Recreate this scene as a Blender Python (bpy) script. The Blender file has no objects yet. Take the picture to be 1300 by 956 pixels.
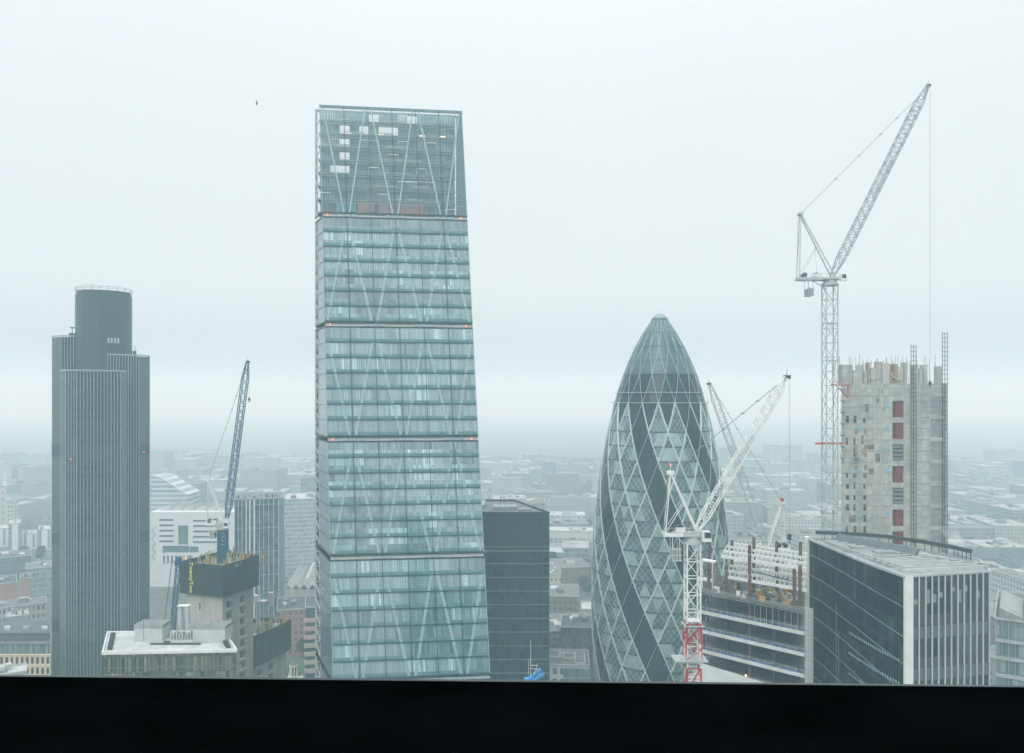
import bpy, math, random
from mathutils import Vector, Matrix
R = math.radians
random.seed(7)
S = bpy.context.scene
COL = S.collection
H = 144.0          # eye height above the street
HZ = 505.0         # horizon row in the photograph (1300x956)

def X(px, Y): return (px-650)/1000.0*Y
def Z(py, Y): return H-(py-HZ)/1000.0*Y

# ------------------------------------------------------------------ materials
MATS = {}
def new_mat(name):
    m = bpy.data.materials.new(name); m.use_nodes = True
    nt = m.node_tree; b = nt.nodes['Principled BSDF']
    return m, nt, b
def mth(nt, op, a, b=None, c=None):
    n = nt.nodes.new('ShaderNodeMath'); n.operation = op
    for i, v in enumerate((a, b, c)):
        if v is None: continue
        if isinstance(v, (int, float)): n.inputs[i].default_value = v
        else: nt.links.new(v, n.inputs[i])
    return n.outputs[0]
def mixc(nt, f, a, b):
    n = nt.nodes.new('ShaderNodeMix'); n.data_type = 'RGBA'
    for s, v in ((0, f), (6, a), (7, b)):
        if isinstance(v, (int, float)): n.inputs[s].default_value = v
        elif isinstance(v, tuple): n.inputs[s].default_value = (*v, 1)
        else: nt.links.new(v, n.inputs[s])
    return n.outputs[2]
def mixf(nt, f, a, b):
    n = nt.nodes.new('ShaderNodeMix'); n.data_type = 'FLOAT'
    for s, v in ((0, f), (2, a), (3, b)):
        if isinstance(v, (int, float)): n.inputs[s].default_value = v
        else: nt.links.new(v, n.inputs[s])
    return n.outputs[0]
def noise(nt, vec, scale, detail=3, rough=.6):
    n = nt.nodes.new('ShaderNodeTexNoise'); n.inputs['Scale'].default_value = scale
    n.inputs['Detail'].default_value = detail; n.inputs['Roughness'].default_value = rough
    if vec is not None: nt.links.new(vec, n.inputs['Vector'])
    return n.outputs['Fac']
def objco(nt):
    n = nt.nodes.new('ShaderNodeTexCoord'); s = nt.nodes.new('ShaderNodeSeparateXYZ')
    nt.links.new(n.outputs['Object'], s.inputs[0])
    return n.outputs['Object'], s.outputs[0], s.outputs[1], s.outputs[2]

def mat(name, col, rough=.7, metal=0., var=.25, scale=.35, emit=0, streak=False, spec=.5):
    """plain surface with weathering noise"""
    if name in MATS: return MATS[name]
    m, nt, b = new_mat(name)
    co, x, y, z = objco(nt)
    v = co
    if streak:
        mp = nt.nodes.new('ShaderNodeMapping'); mp.inputs['Scale'].default_value = (1, 1, .12)
        nt.links.new(co, mp.inputs[0]); v = mp.outputs[0]
    f = noise(nt, v, scale, 5, .65)
    f = mth(nt, 'MULTIPLY_ADD', f, 2.0, -.5)
    lo = tuple(c*(1-var) for c in col); hi = tuple(min(1, c*(1+var)) for c in col)
    nt.links.new(mixc(nt, f, lo, hi), b.inputs['Base Color'])
    b.inputs['Roughness'].default_value = rough; b.inputs['Metallic'].default_value = metal
    b.inputs['Specular IOR Level'].default_value = spec
    if emit:
        b.inputs['Emission Color'].default_value = (*col, 1); b.inputs['Emission Strength'].default_value = emit
    MATS[name] = m; return m

def facade(name, wall, dark, light, cw=3., fh=3.6, mx=.2, a=.25, b_=.85, zo=0., thr=.5, lit=0., rough=.12, wallrough=.7, cellh=1, bias=1.0, smooth=0):
    """wall with a grid of openings whose blinds differ from pane to pane"""
    if name in MATS: return MATS[name]
    m, nt, bs = new_mat(name)
    co, x, y, z = objco(nt)
    u = mth(nt, 'DIVIDE', mth(nt, 'ADD', x, y), cw)
    v = mth(nt, 'DIVIDE', mth(nt, 'ADD', z, zo), fh)
    fu = mth(nt, 'FRACT', u); fv = mth(nt, 'FRACT', v)
    msk = mth(nt, 'MULTIPLY', mth(nt, 'MULTIPLY', mth(nt, 'GREATER_THAN', fu, mx), mth(nt, 'LESS_THAN', fu, 1-mx)),
              mth(nt, 'MULTIPLY', mth(nt, 'GREATER_THAN', fv, a), mth(nt, 'LESS_THAN', fv, b_)))
    cb = nt.nodes.new('ShaderNodeCombineXYZ')
    nt.links.new(mth(nt, 'FLOOR', u), cb.inputs[0]); nt.links.new(mth(nt, 'FLOOR', mth(nt, 'DIVIDE', v, cellh)), cb.inputs[1])
    wn = nt.nodes.new('ShaderNodeTexWhiteNoise'); wn.noise_dimensions = '3D'
    nt.links.new(cb.outputs[0], wn.inputs['Vector'])
    big = noise(nt, co, .06, 3)
    r = mth(nt, 'POWER', wn.outputs[0], bias)
    r = mth(nt, 'MULTIPLY', r, mth(nt, 'MULTIPLY_ADD', big, 1.6, .1))
    pane = mixc(nt, r, dark, light)
    wv = mth(nt, 'MULTIPLY_ADD', noise(nt, co, .4, 5), .6, .7)
    wc = mixc(nt, wv, tuple(c*.6 for c in wall), wall)
    nt.links.new(mixc(nt, msk, wc, pane), bs.inputs['Base Color'])
    nt.links.new(mixf(nt, msk, wallrough, rough), bs.inputs['Roughness'])
    if lit > 0:
        e = mth(nt, 'MULTIPLY', mth(nt, 'GREATER_THAN', wn.outputs[0], 1-thr), mth(nt, 'MULTIPLY', msk, lit))
        bs.inputs['Emission Color'].default_value = (.85, 1, .95, 1)
        nt.links.new(e, bs.inputs['Emission Strength'])
    bp = nt.nodes.new('ShaderNodeBump'); bp.inputs['Strength'].default_value = .6; bp.inputs['Distance'].default_value = .25
    nt.links.new(mth(nt, 'SUBTRACT', 1, msk), bp.inputs['Height']); nt.links.new(bp.outputs[0], bs.inputs['Normal'])
    MATS[name] = m; return m

def blinds(name, dark, light, lit, dim=1.0, cw=.75, skew=0.0):
    """office floor behind glass: narrow blinds, some drawn, some lamps on"""
    if name in MATS: return MATS[name]
    m, nt, bs = new_mat(name)
    co, x, y, z = objco(nt)
    xs = mth(nt, 'MULTIPLY_ADD', z, skew, x)
    u = mth(nt, 'DIVIDE', xs, cw)
    fl = mth(nt, 'FLOOR', mth(nt, 'DIVIDE', z, 4.9))
    def wn(k, seed):
        c = nt.nodes.new('ShaderNodeCombineXYZ')
        nt.links.new(mth(nt, 'FLOOR', mth(nt, 'DIVIDE', u, k)), c.inputs[0]); nt.links.new(fl, c.inputs[1]); c.inputs[2].default_value = seed
        w = nt.nodes.new('ShaderNodeTexWhiteNoise'); w.noise_dimensions = '3D'; nt.links.new(c.outputs[0], w.inputs['Vector']); return w.outputs[0]
    a = wn(1, 1.3); b = wn(4, 5.1); c = wn(16, 9.7)
    r = mth(nt, 'ADD', mth(nt, 'MULTIPLY', a, .35), mth(nt, 'ADD', mth(nt, 'MULTIPLY', b, .25), mth(nt, 'MULTIPLY', c, .4)))
    r = mth(nt, 'MULTIPLY', r, dim)
    gap = mth(nt, 'GREATER_THAN', mth(nt, 'FRACT', u), .16)
    fine = noise(nt, co, 2.2, 4)
    r = mth(nt, 'MULTIPLY', mth(nt, 'MULTIPLY', r, mth(nt, 'MULTIPLY_ADD', gap, .4, .6)), mth(nt, 'MULTIPLY_ADD', fine, .9, .55))
    nt.links.new(mixc(nt, r, dark, light), bs.inputs['Base Color'])
    bs.inputs['Roughness'].default_value = .05; bs.inputs['IOR'].default_value = 2.3
    e = mth(nt, 'MULTIPLY', mth(nt, 'GREATER_THAN', mth(nt, 'ADD', mth(nt, 'MULTIPLY', b, .6), mth(nt, 'MULTIPLY', c, .4)), .80), lit)
    e = mth(nt, 'MULTIPLY', e, mth(nt, 'GREATER_THAN', mth(nt, 'MULTIPLY', a, fine), .22))
    bs.inputs['Emission Color'].default_value = (.75, 1, .95, 1); nt.links.new(e, bs.inputs['Emission Strength'])
    MATS[name] = m; return m

def seethrough(name, col, alpha, rough=.08):
    if name in MATS: return MATS[name]
    m, nt, b = new_mat(name)
    b.inputs['Base Color'].default_value = (*col, 1); b.inputs['Roughness'].default_value = rough
    b.inputs['Alpha'].default_value = alpha
    MATS[name] = m; return m

# ------------------------------------------------------------------ mesh builder
class MB:
    def __init__(s): s.v = []; s.f = []; s.m = []
    def face(s, pts, m=0):
        n = len(s.v); s.v += [tuple(p) for p in pts]; s.f.append(tuple(range(n, n+len(pts)))); s.m.append(m); return s
    def hexa(s, p, m=0):
        n = len(s.v); s.v += [tuple(q) for q in p]
        for f in ((0,3,2,1),(4,5,6,7),(0,1,5,4),(1,2,6,5),(2,3,7,6),(3,0,4,7)):
            s.f.append(tuple(n+i for i in f)); s.m.append(m)
        return s
    def box(s, x0, x1, y0, y1, z0, z1, m=0):
        return s.hexa([(x0,y0,z0),(x1,y0,z0),(x1,y1,z0),(x0,y1,z0),(x0,y0,z1),(x1,y0,z1),(x1,y1,z1),(x0,y1,z1)], m)
    def obox(s, c, ux, uy, hx, hy, z0, z1, m=0):
        c = Vector((c[0], c[1])); ux = Vector(ux).normalized(); uy = Vector(uy).normalized()
        q = [c-ux*hx-uy*hy, c+ux*hx-uy*hy, c+ux*hx+uy*hy, c-ux*hx+uy*hy]
        return s.hexa([(a.x,a.y,z0) for a in q]+[(a.x,a.y,z1) for a in q], m)
    def beam(s, p, q, w, h=None, m=0, up=(0,0,1)):
        p = Vector(p); q = Vector(q); d = (q-p)
        if d.length < 1e-6: return s
        d.normalize(); u = Vector(up)
        if abs(d.dot(u)) > .98: u = Vector((1,0,0))
        a = d.cross(u).normalized(); b = a.cross(d).normalized(); h = h or w
        a *= w/2; b *= h/2
        return s.hexa([p-a-b, p+a-b, p+a+b, p-a+b, q-a-b, q+a-b, q+a+b, q-a+b], m)
    def prism(s, poly, z0, z1, m=0, mt=None, bottom=True):
        n = len(poly)
        for i in range(n):
            a, b = poly[i], poly[(i+1) % n]
            s.face([(*a,z0),(*b,z0),(*b,z1),(*a,z1)], m)
        s.face([(*p,z1) for p in poly], m if mt is None else mt)
        if bottom: s.face([(*p,z0) for p in reversed(poly)], m)
        return s
    def cyl(s, c, r, z0, z1, n=16, m=0, r1=None):
        r1 = r if r1 is None else r1
        P = [(c[0]+r*math.cos(2*math.pi*i/n), c[1]+r*math.sin(2*math.pi*i/n), z0) for i in range(n)]
        Q = [(c[0]+r1*math.cos(2*math.pi*i/n), c[1]+r1*math.sin(2*math.pi*i/n), z1) for i in range(n)]
        for i in range(n):
            j = (i+1) % n; s.face([P[i],P[j],Q[j],Q[i]], m)
        s.face(Q, m); s.face(P[::-1], m); return s
    def tube(s, pts, w, m=0):
        for a, b in zip(pts, pts[1:]): s.beam(a, b, w, m=m)
        return s
    def lattice(s, p, q, w, n, t, m=0, w2=None, up=(0,0,1), brace=.6, h=None):
        """square truss from p to q: four chords, zigzag on each side"""
        p = Vector(p); q = Vector(q); d = (q-p).normalized(); u = Vector(up)
        if abs(d.dot(u)) > .98: u = Vector((0,1,0))
        a = d.cross(u).normalized(); b = a.cross(d).normalized(); w2 = w if w2 is None else w2
        hh = (h or w)/w
        def C(k):
            f = k/n; c = p.lerp(q, f); ww = (w*(1-f)+w2*f)/2
            return [c+a*ww*sx+b*ww*sy*hh for sx, sy in ((-1,-1),(1,-1),(1,1),(-1,1))]
        A = C(0); E = C(n)
        for i in range(4): s.beam(A[i], E[i], t, m=m)
        for k in range(n):
            B0 = C(k); B1 = C(k+1)
            for i in range(4):
                j = (i+1) % 4
                if k % 2: s.beam(B0[i], B1[j], t*brace, m=m)
                else: s.beam(B0[j], B1[i], t*brace, m=m)
                s.beam(B1[i], B1[j], t*brace, m=m)
        return s
    def build(s, name, mats, parent=None, **props):
        if not isinstance(mats, (list, tuple)): mats = [mats]
        me = bpy.data.meshes.new(name); me.from_pydata(s.v, [], s.f)
        for mm in mats: me.materials.append(mm)
        if len(mats) > 1: me.polygons.foreach_set('material_index', s.m)
        me.update()
        o = bpy.data.objects.new(name, me); COL.objects.link(o)
        if parent: o.parent = parent
        for k, v in props.items(): o[k] = v
        return o

def thing(name, label, cat, loc=(0,0,0), rz=0., group=None):
    o = bpy.data.objects.new(name, None); COL.objects.link(o); o.empty_display_size = 1
    o.location = loc; o.rotation_euler = (0,0,rz); o['label'] = label; o['category'] = cat
    if group: o['group'] = group
    return o

def fins(mb, poly, sp, depth, w, z0, z1, skip=(), off=0., m=0):
    n = len(poly)
    for i in range(n):
        if i in skip: continue
        a = Vector(poly[i]); b = Vector(poly[(i+1) % n]); L = (b-a).length; d = (b-a)/L; nr = Vector((d.y, -d.x))
        k = max(1, round(L/sp))
        for j in range(k+1):
            c = a+d*(L*j/k)+nr*(depth/2+off)
            mb.obox(c, d, nr, w/2, depth/2, z0, z1, m)
def ledge(mb, poly, out, z0, z1, m=0):
    """thin projecting course round a polygon"""
    n = len(poly)
    for i in range(n):
        a = Vector(poly[i]); b = Vector(poly[(i+1) % n]); L = (b-a).length; d = (b-a)/L; nr = Vector((d.y, -d.x))
        mb.obox((a+b)/2+nr*(out/2), d, nr, L/2+out*.9, out/2+.01*i/n, z0+.002*i, z1+.002*i, m)
def offset(poly, k):
    cx = sum(p[0] for p in poly)/len(poly); cy = sum(p[1] for p in poly)/len(poly)
    return [(cx+(p[0]-cx)*k, cy+(p[1]-cy)*k) for p in poly]
def holed(x0, x1, z0, z1, holes, y, depth):
    """wall in plane y with real openings; returns (wall, backs)"""
    w = MB(); bk = []
    xs = sorted({x0, x1, *[h[0] for h in holes], *[h[1] for h in holes]}); zs = sorted({z0, z1, *[h[2] for h in holes], *[h[3] for h in holes]})
    for i in range(len(xs)-1):
        run = None
        for j in range(len(zs)-1):
            cx = (xs[i]+xs[i+1])/2; cz = (zs[j]+zs[j+1])/2
            if any(h[0] < cx < h[1] and h[2] < cz < h[3] for h in holes): continue
            w.face([(xs[i],y,zs[j]),(xs[i+1],y,zs[j]),(xs[i+1],y,zs[j+1]),(xs[i],y,zs[j+1])])
    for a, b, c, d in [h[:4] for h in holes]:
        e = y+depth
        w.face([(a,y,c),(a,e,c),(b,e,c),(b,y,c)]); w.face([(a,y,d),(b,y,d),(b,e,d),(a,e,d)])
        w.face([(a,y,c),(a,y,d),(a,e,d),(a,e,c)]); w.face([(b,y,c),(b,e,c),(b,e,d),(b,y,d)])
    return w

# ------------------------------------------------------------------ palette
concrete = mat('concrete', (.30,.30,.27), .85, var=.35, scale=.3, streak=True)
concrete_pale = mat('pale concrete', (.42,.42,.39), .85, var=.3, scale=.25, streak=True)
white_steel = mat('white painted steel', (.72,.74,.72), .45, var=.12)
pale_steel = mat('pale grey steel', (.42,.46,.46), .4, var=.2)
dark_steel = mat('dark steel', (.035,.05,.055), .45, var=.3)
blue_steel = mat('blue painted steel', (.012,.085,.17), .45, var=.25)
red_paint = mat('red paint', (.45,.03,.03), .5, var=.25)
cable = mat('steel cable', (.22,.25,.25), .5)
roof_grey = mat('grey roofing', (.16,.17,.17), .85, var=.4, scale=.2)
roof_white = mat('white roofing', (.44,.47,.465), .8, var=.2, scale=.2)
roof_dark = mat('slate roofing', (.07,.085,.095), .8, var=.4, scale=.3)
plant_metal = mat('plant metal', (.32,.35,.35), .5, metal=.3, var=.3)
lamp_red = mat('red warning lamp', (1,.16,.08), .4, emit=3.0)
lamp_warm = mat('warm lamp', (1,.8,.55), .4, emit=1.5)

# ================================================================== SETTING
g = MB(); g.face([(-5000,-1400,0),(5000,-1400,0),(5000,6500,0),(-5000,6500,0)])
gm, nt, b = new_mat('city ground')
co, x, y, z = objco(nt)
f1 = noise(nt, co, .012, 8, .7); f2 = noise(nt, co, .09, 6, .7)
c1 = mixc(nt, mth(nt,'MULTIPLY_ADD', f1, 3, -1.0), (.09,.10,.10), (.20,.205,.20))
nt.links.new(mixc(nt, mth(nt,'MULTIPLY_ADD', f2, 2.4, -.8), c1, (.055,.06,.06)), b.inputs['Base Color']); b.inputs['Roughness'].default_value = .9
g.build('ground', gm, kind='structure')

# streets: asphalt sheets with pavements (kerbs) and painted centre line
asphalt = mat('asphalt', (.05,.052,.055), .9, var=.25, scale=.1)
paving = mat('paving stone', (.24,.24,.23), .85, var=.25, scale=.2)
def street(p, q, w):
    p = Vector((*p,0)); q = Vector((*q,0)); d = (q-p).normalized(); n = Vector((-d.y,d.x,0))
    MB().face([p-n*w/2+Vector((0,0,.006)), q-n*w/2+Vector((0,0,.006)), q+n*w/2+Vector((0,0,.006)), p+n*w/2+Vector((0,0,.006))]).build('road', asphalt, kind='structure')
    k = MB()
    for sgn in (-1, 1):
        c = n*sgn*(w/2+1.5); k.obox(((p+q)/2+c).to_2d(), d.to_2d(), n.to_2d(), (q-p).length/2, 1.5, 0, .13)
    k.build('pavement', paving, kind='structure')
    l = MB(); L = (q-p).length; t = 0
    while t < L:
        a = p+d*t; c = p+d*min(t+3, L); l.obox(((a+c)/2).to_2d(), d.to_2d(), n.to_2d(), 1.5, .08, .009, .012); t += 9
    l.build('road_marking', roof_white, kind='structure')
street((26,60),(26,1000),12); street((-72,60),(-135,900),12); street((-300,326),(20,318),10); street((150,120),(185,900),12)
street((-420,705),(200,712),11)
lawn = mat('lawn', (.045,.085,.03), .95, var=.4, scale=.5)
MB().face([(-122,392,.02),(-106,392,.02),(-104,430,.02),(-124,430,.02)]).build('grass', lawn, kind='stuff')['label'] = 'small green lawn behind the white church tower'

# ================================================================== VIEWING BUILDING (where the camera stands)
t = thing('viewing_tower', 'black window ledge along the foot of the picture, edge of the viewing tower', 'tower', (0,0,0))
sill_black = mat('black ledge coating', (.0012,.0018,.002), 1, var=.6, scale=9, spec=0.)
vm = facade('reflection mass glazing', (.05,.06,.065), (.02,.03,.035), (.12,.15,.15), 1.5, 4, .08, .12, .9)
s = MB(); s.hexa([(-9,.12,143.55),(9,.12,143.55),(9,.43,143.55),(-9,.955,143.55),(-9,.12,143.75),(9,.12,143.75),(9,.43,143.75),(-9,.955,143.75)]); s.build('ledge', sill_black, t)
s = MB(); s.hexa([(-9,.955,143.60),(9,.43,143.60),(9,.434,143.60),(-9,.959,143.60),(-9,.955,143.7505),(9,.43,143.7505),(9,.434,143.7505),(-9,.959,143.7505)]); s.build('ledge_trim', dark_steel, t)
MB().box(-9,9,.12,.40,142.2,143.549).build('parapet', sill_black, t)
MB().box(-9,9,-30,.35,0,142.2).build('wall', facade('viewing tower pale glazing', (.30,.34,.35), (.2,.25,.26), (.4,.45,.45), 1.5, 4, .08, .12, .9), t)
MB().box(9.2,60,-36,-.5,0,99).build('reflection_mass', vm, t)  # unseen dark mass added to show as a reflection in the sloping glass

# ================================================================== SLOPED GLASS TOWER
def cheese():
    ang = R(7); c, s_ = math.cos(ang), math.sin(ang)
    t = thing('wedge_tower', 'tallest tower, sloping teal glass front with pale diagonal braces and five dark joints', 'skyscraper', (-67.2,270,0), ang)
    def loc(wx, wy): dx, dy = wx+67.2, wy-270; return (dx*c+dy*s_, -dx*s_+dy*c)
    A = loc(-64.9,266); B = loc(-54.4,239.6)
    def L(z):
        f = (z-57.5)/185.2; return (B[0]+(A[0]-B[0])*f, B[1]+(A[1]-B[1])*f)
    W = 47.9
    def F(u, z, o=0.): l = L(z); return Vector((l[0]+u, l[1]-o, z))
    def zz(py): k = (py-505)/1000; return (144-k*231.4)/(1+.1425*k)
    ZS = [zz(134.5), zz(272), zz(411.5), zz(557.5), zz(708.5), zz(867.5)]
    dz = ZS[4]-ZS[5]; ZS.append(ZS[5]-dz); ZS.append(0)
    glass = blinds('tower office floor', (.03,.095,.11), (.36,.56,.57), .14, 1.0, .78, .06)
    glass_dim = blinds('tower office floor dim', (.03,.095,.105), (.32,.46,.47), .0, .7, .78, .06)
    spandrel = mat('teal spandrel glass', (.028,.09,.10), .1, var=.2); midstrip = mat('teal sill glass', (.10,.23,.24), .12, var=.25)
    brace = mat('pale brace steel', (.25,.37,.375), .4, var=.12); joint = mat('dark joint', (.012,.03,.035), .3)
    sidep = mat('pale side panel', (.30,.38,.40), .12, var=.15)
    clear = seethrough('clear facade glass', (.34,.48,.49), .27)  # crown glass, tint paled to stand in for cloud round the top
    rnd = random.Random(3)
    for k in range(len(ZS)-1):
        zt, zb = ZS[k]-1.0, ZS[k+1]+.9
        if k == 6 : zb = 0.2
        if k == 0: zt = ZS[0]
        # joint between sections: two dark lines round a pale recess
        if k > 0:
            j = MB(); z0 = ZS[k]
            j.hexa([F(-.1,z0+.45,.15),F(W+.1,z0+.45,.15),F(W+.1,z0+.45,-1),F(-.1,z0+.45,-1),F(-.1,z0+.95,.15),F(W+.1,z0+.95,.15),F(W+.1,z0+.95,-1),F(-.1,z0+.95,-1)])
            j.hexa([F(-.1,z0-1.05,.15),F(W+.1,z0-1.05,.15),F(W+.1,z0-1.05,-1),F(-.1,z0-1.05,-1),F(-.1,z0-.6,.15),F(W+.1,z0-.6,.15),F(W+.1,z0-.6,-1),F(-.1,z0-.6,-1)])
            # same along the side
            for a_, b_ in ((.45,.95),(-1.05,-.6)):
                j.hexa([F(-.25,z0+a_,0),F(.0,z0+a_,0),Vector((0,0,z0+a_)),Vector((-.3,0,z0+a_)),F(-.25,z0+b_,0),F(.0,z0+b_,0),Vector((0,0,z0+b_)),Vector((-.3,0,z0+b_))])
            jj = j.build('section_joint', joint, t)
            r = MB(); r.hexa([F(0,z0-.6,-.35),F(W,z0-.6,-.35),F(W,z0-.6,-.9),F(0,z0-.6,-.9),F(0,z0+.45,-.35),F(W,z0+.45,-.35),F(W,z0+.45,-.9),F(0,z0+.45,-.9)])
            r.build('joint_recess', pale_steel, jj)
            nodes = [1,3,5] if k % 2 else [0,2,4,6]
            for nn in nodes:
                if nn in (0,6): continue
                u = W/6*nn
                q = MB()
                for o_ in (-2.4, 0, 2.4): q.hexa([F(u+o_-.8,z0-.5,0),F(u+o_+.8,z0-.5,0),F(u+o_+.8,z0-.5,-.3),F(u+o_-.8,z0-.5,-.3),F(u+o_-.8,z0+.3,0),F(u+o_+.8,z0+.3,0),F(u+o_+.8,z0+.3,-.3),F(u+o_-.8,z0+.3,-.3)])
                q.build('brace_node', brace, t)
            if k in (1,2,3):
                for u in (1.6, W-2.2):
                    p = F(u,z0-.1,.25); MB().box(p.x-.2,p.x+.2,p.y-.2,p.y+.1,p.z-.18,p.z+.18).build('warning_lamp', lamp_red, t)
        # floors
        n = 7; h = (zt-zb)/n
        for i in range(n):
            a = zb+h*i; b1 = a+h*.085; b2 = a+h*.27; b3 = a+h
            if k == 0: continue
            gl = glass if not (k == 1 and i in (6,)) else glass_dim
            if k == 1 and i == 1: gl = glass_dim
            fb = MB(); fb.face([F(0,b2,0),F(W,b2,0),F(W,b3,0),F(0,b3,0)]); wb = fb.build('window_band', gl, t)
            if k == 1 and i in (5,): pass
            sp = MB(); sp.hexa([F(0,a,.33),F(W,a,.33),F(W,a,-.3),F(0,a,-.3),F(0,b1,.33),F(W,b1,.33),F(W,b1,-.3),F(0,b1,-.3)])
            sb = sp.build('spandrel', spandrel, t)
            ms = MB(); ms.face([F(0,b1,.0),F(W,b1,.0),F(W,b2,.0),F(0,b2,.0)]); ms.build('sill_strip', midstrip, sb)
        # braces
        if k < 6:
            tops = [0,2,4,6] if k % 2 == 0 else [1,3,5]
            for tt in tops:
                for d in (-1, 1):
                    e = tt+d
                    if e < 0 or e > 6: continue
                    u0 = W/6*tt+d*.9; u1 = W/6*e-d*.9
                    ztop = zt-h*(.9 if k else .05)
                    if tt == 0 : u0 = .9
                    if tt == 6 : u0 = W-.9
                    if e == 0: u1 = .9
                    if e == 6: u1 = W-.9
                    o_ = .16 if k else .1
                    MB().beam(F(u0,ztop,o_),F(u1,zb,o_),(.9 if k else .5),.22,up=(0,1,0)).build('diagonal_brace', brace, t)
        # mullions
        for i in range(7):
            u = W/6*i
            MB().beam(F(u,zb,.36),F(u,zt,.36),.2,.12,up=(0,1,0)).build('mullion', joint if 0 < i < 6 else brace, t)
        # fine mullions
        fm = MB()
        for i in range(64):
            u = W*i/63
            fm.beam(F(u,zb,.04),F(u,zt,.04),.055,.06,up=(0,1,0))
        fm.build('fine_mullion', spandrel, t, kind='stuff')
        # side: pale glazed return and the ladder frame at the back edge
        def Sd(f, z): l = L(z); return Vector((l[0]*f, l[1]*f, z))   # f=1 front corner, 0 rear
        if k == 0: MB().face([Sd(1,zb),Sd(1,zt),Sd(0,zt),Sd(0,zb)]).build('side_glazing', clear, t)
        else:
            q = MB(); q.face([Sd(.28,zb),Sd(.995,zb),Sd(.995,zt),Sd(.28,zt)]); q.build('side_glazing', mat('side mirror glass', (.16,.22,.235), .06, var=.1, spec=.9), t)
        for i in range(n):
            a = zb+h*i
            MB().beam(Sd(.99,a)+Vector((-.05,0,0)),Sd(.05,a)+Vector((-.05,0,0)),.12,.16).build('side_floor_edge', joint, t)
        l = MB(); f0 = .27
        l.beam(Sd(f0,zb),Sd(f0,zt),.3); l.beam(Sd(0,zb),Sd(0,zt),.6)
        for i in range(n):
            a = zb+h*i; l.beam(Sd(f0,a),Sd(0,a+h*.5),.35); l.beam(Sd(0,a+h*.5),Sd(f0,a+h),.35)
        l.build('ladder_frame', pale_steel, t)
        if k: MB().face([Sd(.27,zb)+Vector((.3,0,0)),Sd(.27,zt)+Vector((.3,0,0)),Sd(0,zt)+Vector((.3,0,0)),Sd(0,zb)+Vector((.3,0,0))]).build('side_recess', dark_steel, t)
    # right side and rear of the occupied storeys
    zt = ZS[1]; lt = L(zt); lb = L(0)
    q = MB()
    q.face([(lb[0]+W,lb[1]+.3,0),(W,0,0),(W,0,zt),(lt[0]+W,lt[1]+.3,zt)]); q.face([(0,0,0),(0,0,zt),(W,0,zt),(W,0,0)][::1])
    q.face([(lt[0],lt[1]+.3,zt-.7),(lt[0]+W,lt[1]+.3,zt-.7),(W,0,zt-.7),(0,0,zt-.7)])
    q.build('rear_wall', glass_dim, t)
    # crown: clear glass round plant floors
    z0, z1 = ZS[1]+.9, ZS[0]; 
    MB().face([F(0,z0,0),F(W,z0,0),F(W,z1,0),F(0,z1,0)]).build('crown_glazing', clear, t)
    MB().face([(W,0,z0),(L(z0)[0]+W,L(z0)[1],z0),(L(z1)[0]+W,L(z1)[1],z1),(W,0,z1)]).build('crown_side_glazing', mat('crown side panel',(.20,.31,.32),.3,var=.2), t)
    r = MB(); a = L(z1); r.box(a[0]-.2,a[0]+W+.2,a[1]-.3,a[1]+.3,z1-.5,z1+.35); r.box(-.2,W,-.3,.3,z1-.5,z1+.2); r.build('crown_rim', mat('rim steel',(.14,.22,.23),.4), t)
    h = (z1-z0)/8
    inner = mat('plant wall teal', (.24,.37,.375), .5, var=.5, scale=.25)  # colour lifted to paint in the cloud veil over the crown
    for i in range(0,8):
        zf = z0+h*i; y0 = L(zf+.01)[1]+1.2
        if y0 > -1.2: y0 = -1.2
        MB().box(1.5,W-.6,y0,-.2,zf-.3,zf+.25).build('plant_floor', mat('plant floor',(.2,.29,.29),.6,var=.3), t)
    # back panels with gaps where the sky shows
    hole = {(1,5),(1,4),(1,3),(4,6),(5,6),(0,7),(7,6)}
    for i in range(8):
        for j in range(14):
            if (j-1 == 1 and i in (3,4,5)) or (i in (6,) and j in (4,6)) or (i == 7 and j in (5,)): continue
            if rnd.random() < (.02,.02,.02,.04,.05,.05,.06,.1)[i]: continue
            u = 1.5+(W-1.8)*j/14; hh = h*rnd.choice((1,.99,.98,.93))
            MB().box(u,u+(W-1.8)/14-.1*rnd.random(),-.6-.5*rnd.random(),-.2,z0+h*i+.26,z0+h*i+hh-.35).build('plant_panel', inner if rnd.random() < .8 else mat('plant wall pale',(.5,.6,.6),.5), t)
    for i in range(1,8):
        zf = z0+h*i; p0 = F(1,zf-1.1,-.9); p1 = F(W-1,zf-1.1,-.9)
        MB().beam(p0,p1,.16).beam(p0+Vector((0,0,1.9)),p1+Vector((0,0,1.9)),.1).build('catwalk_rail', pale_steel, t)
        for q_ in range(2):
            u = rnd.uniform(4,34); MB().box(u,u+rnd.uniform(4,9),L(zf)[1]+1.0,L(zf)[1]+1.3,zf+.4,zf+.75).build('service_pipe', white_steel, t)
    for j in range(5):
        for kx in (0, 1):
            u = (2.2+j*.9) if kx == 0 else (W-2.2-j*.9)
            ub = u
            MB().beam((u,-.9,z0),(u,-.9,z1-1),.22).build('crown_post', white_steel, t)
    for i, (u0, u1, kind) in enumerate(((7.5,14,'b'),(14.6,20.2,'r'),(21.5,30,'r'),(30.4,36.5,'r'))):
        m = mat('blue plant cabin',(.10,.34,.48),.5) if kind == 'b' else mat('rust red plant cabin',(.42,.17,.16),.6)
        q = MB(); q.box(u0,u1,-7.4,-4.5,z0+.3,z0+4.3)
        k2 = int((u1-u0)/.6)
        for kk in range(k2): q.box(u0+kk*.6+.1,u0+kk*.6+.3,-7.5,-7.39,z0+.5,z0+4.1)
        q.build('plant_cabin', m, t)
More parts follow.
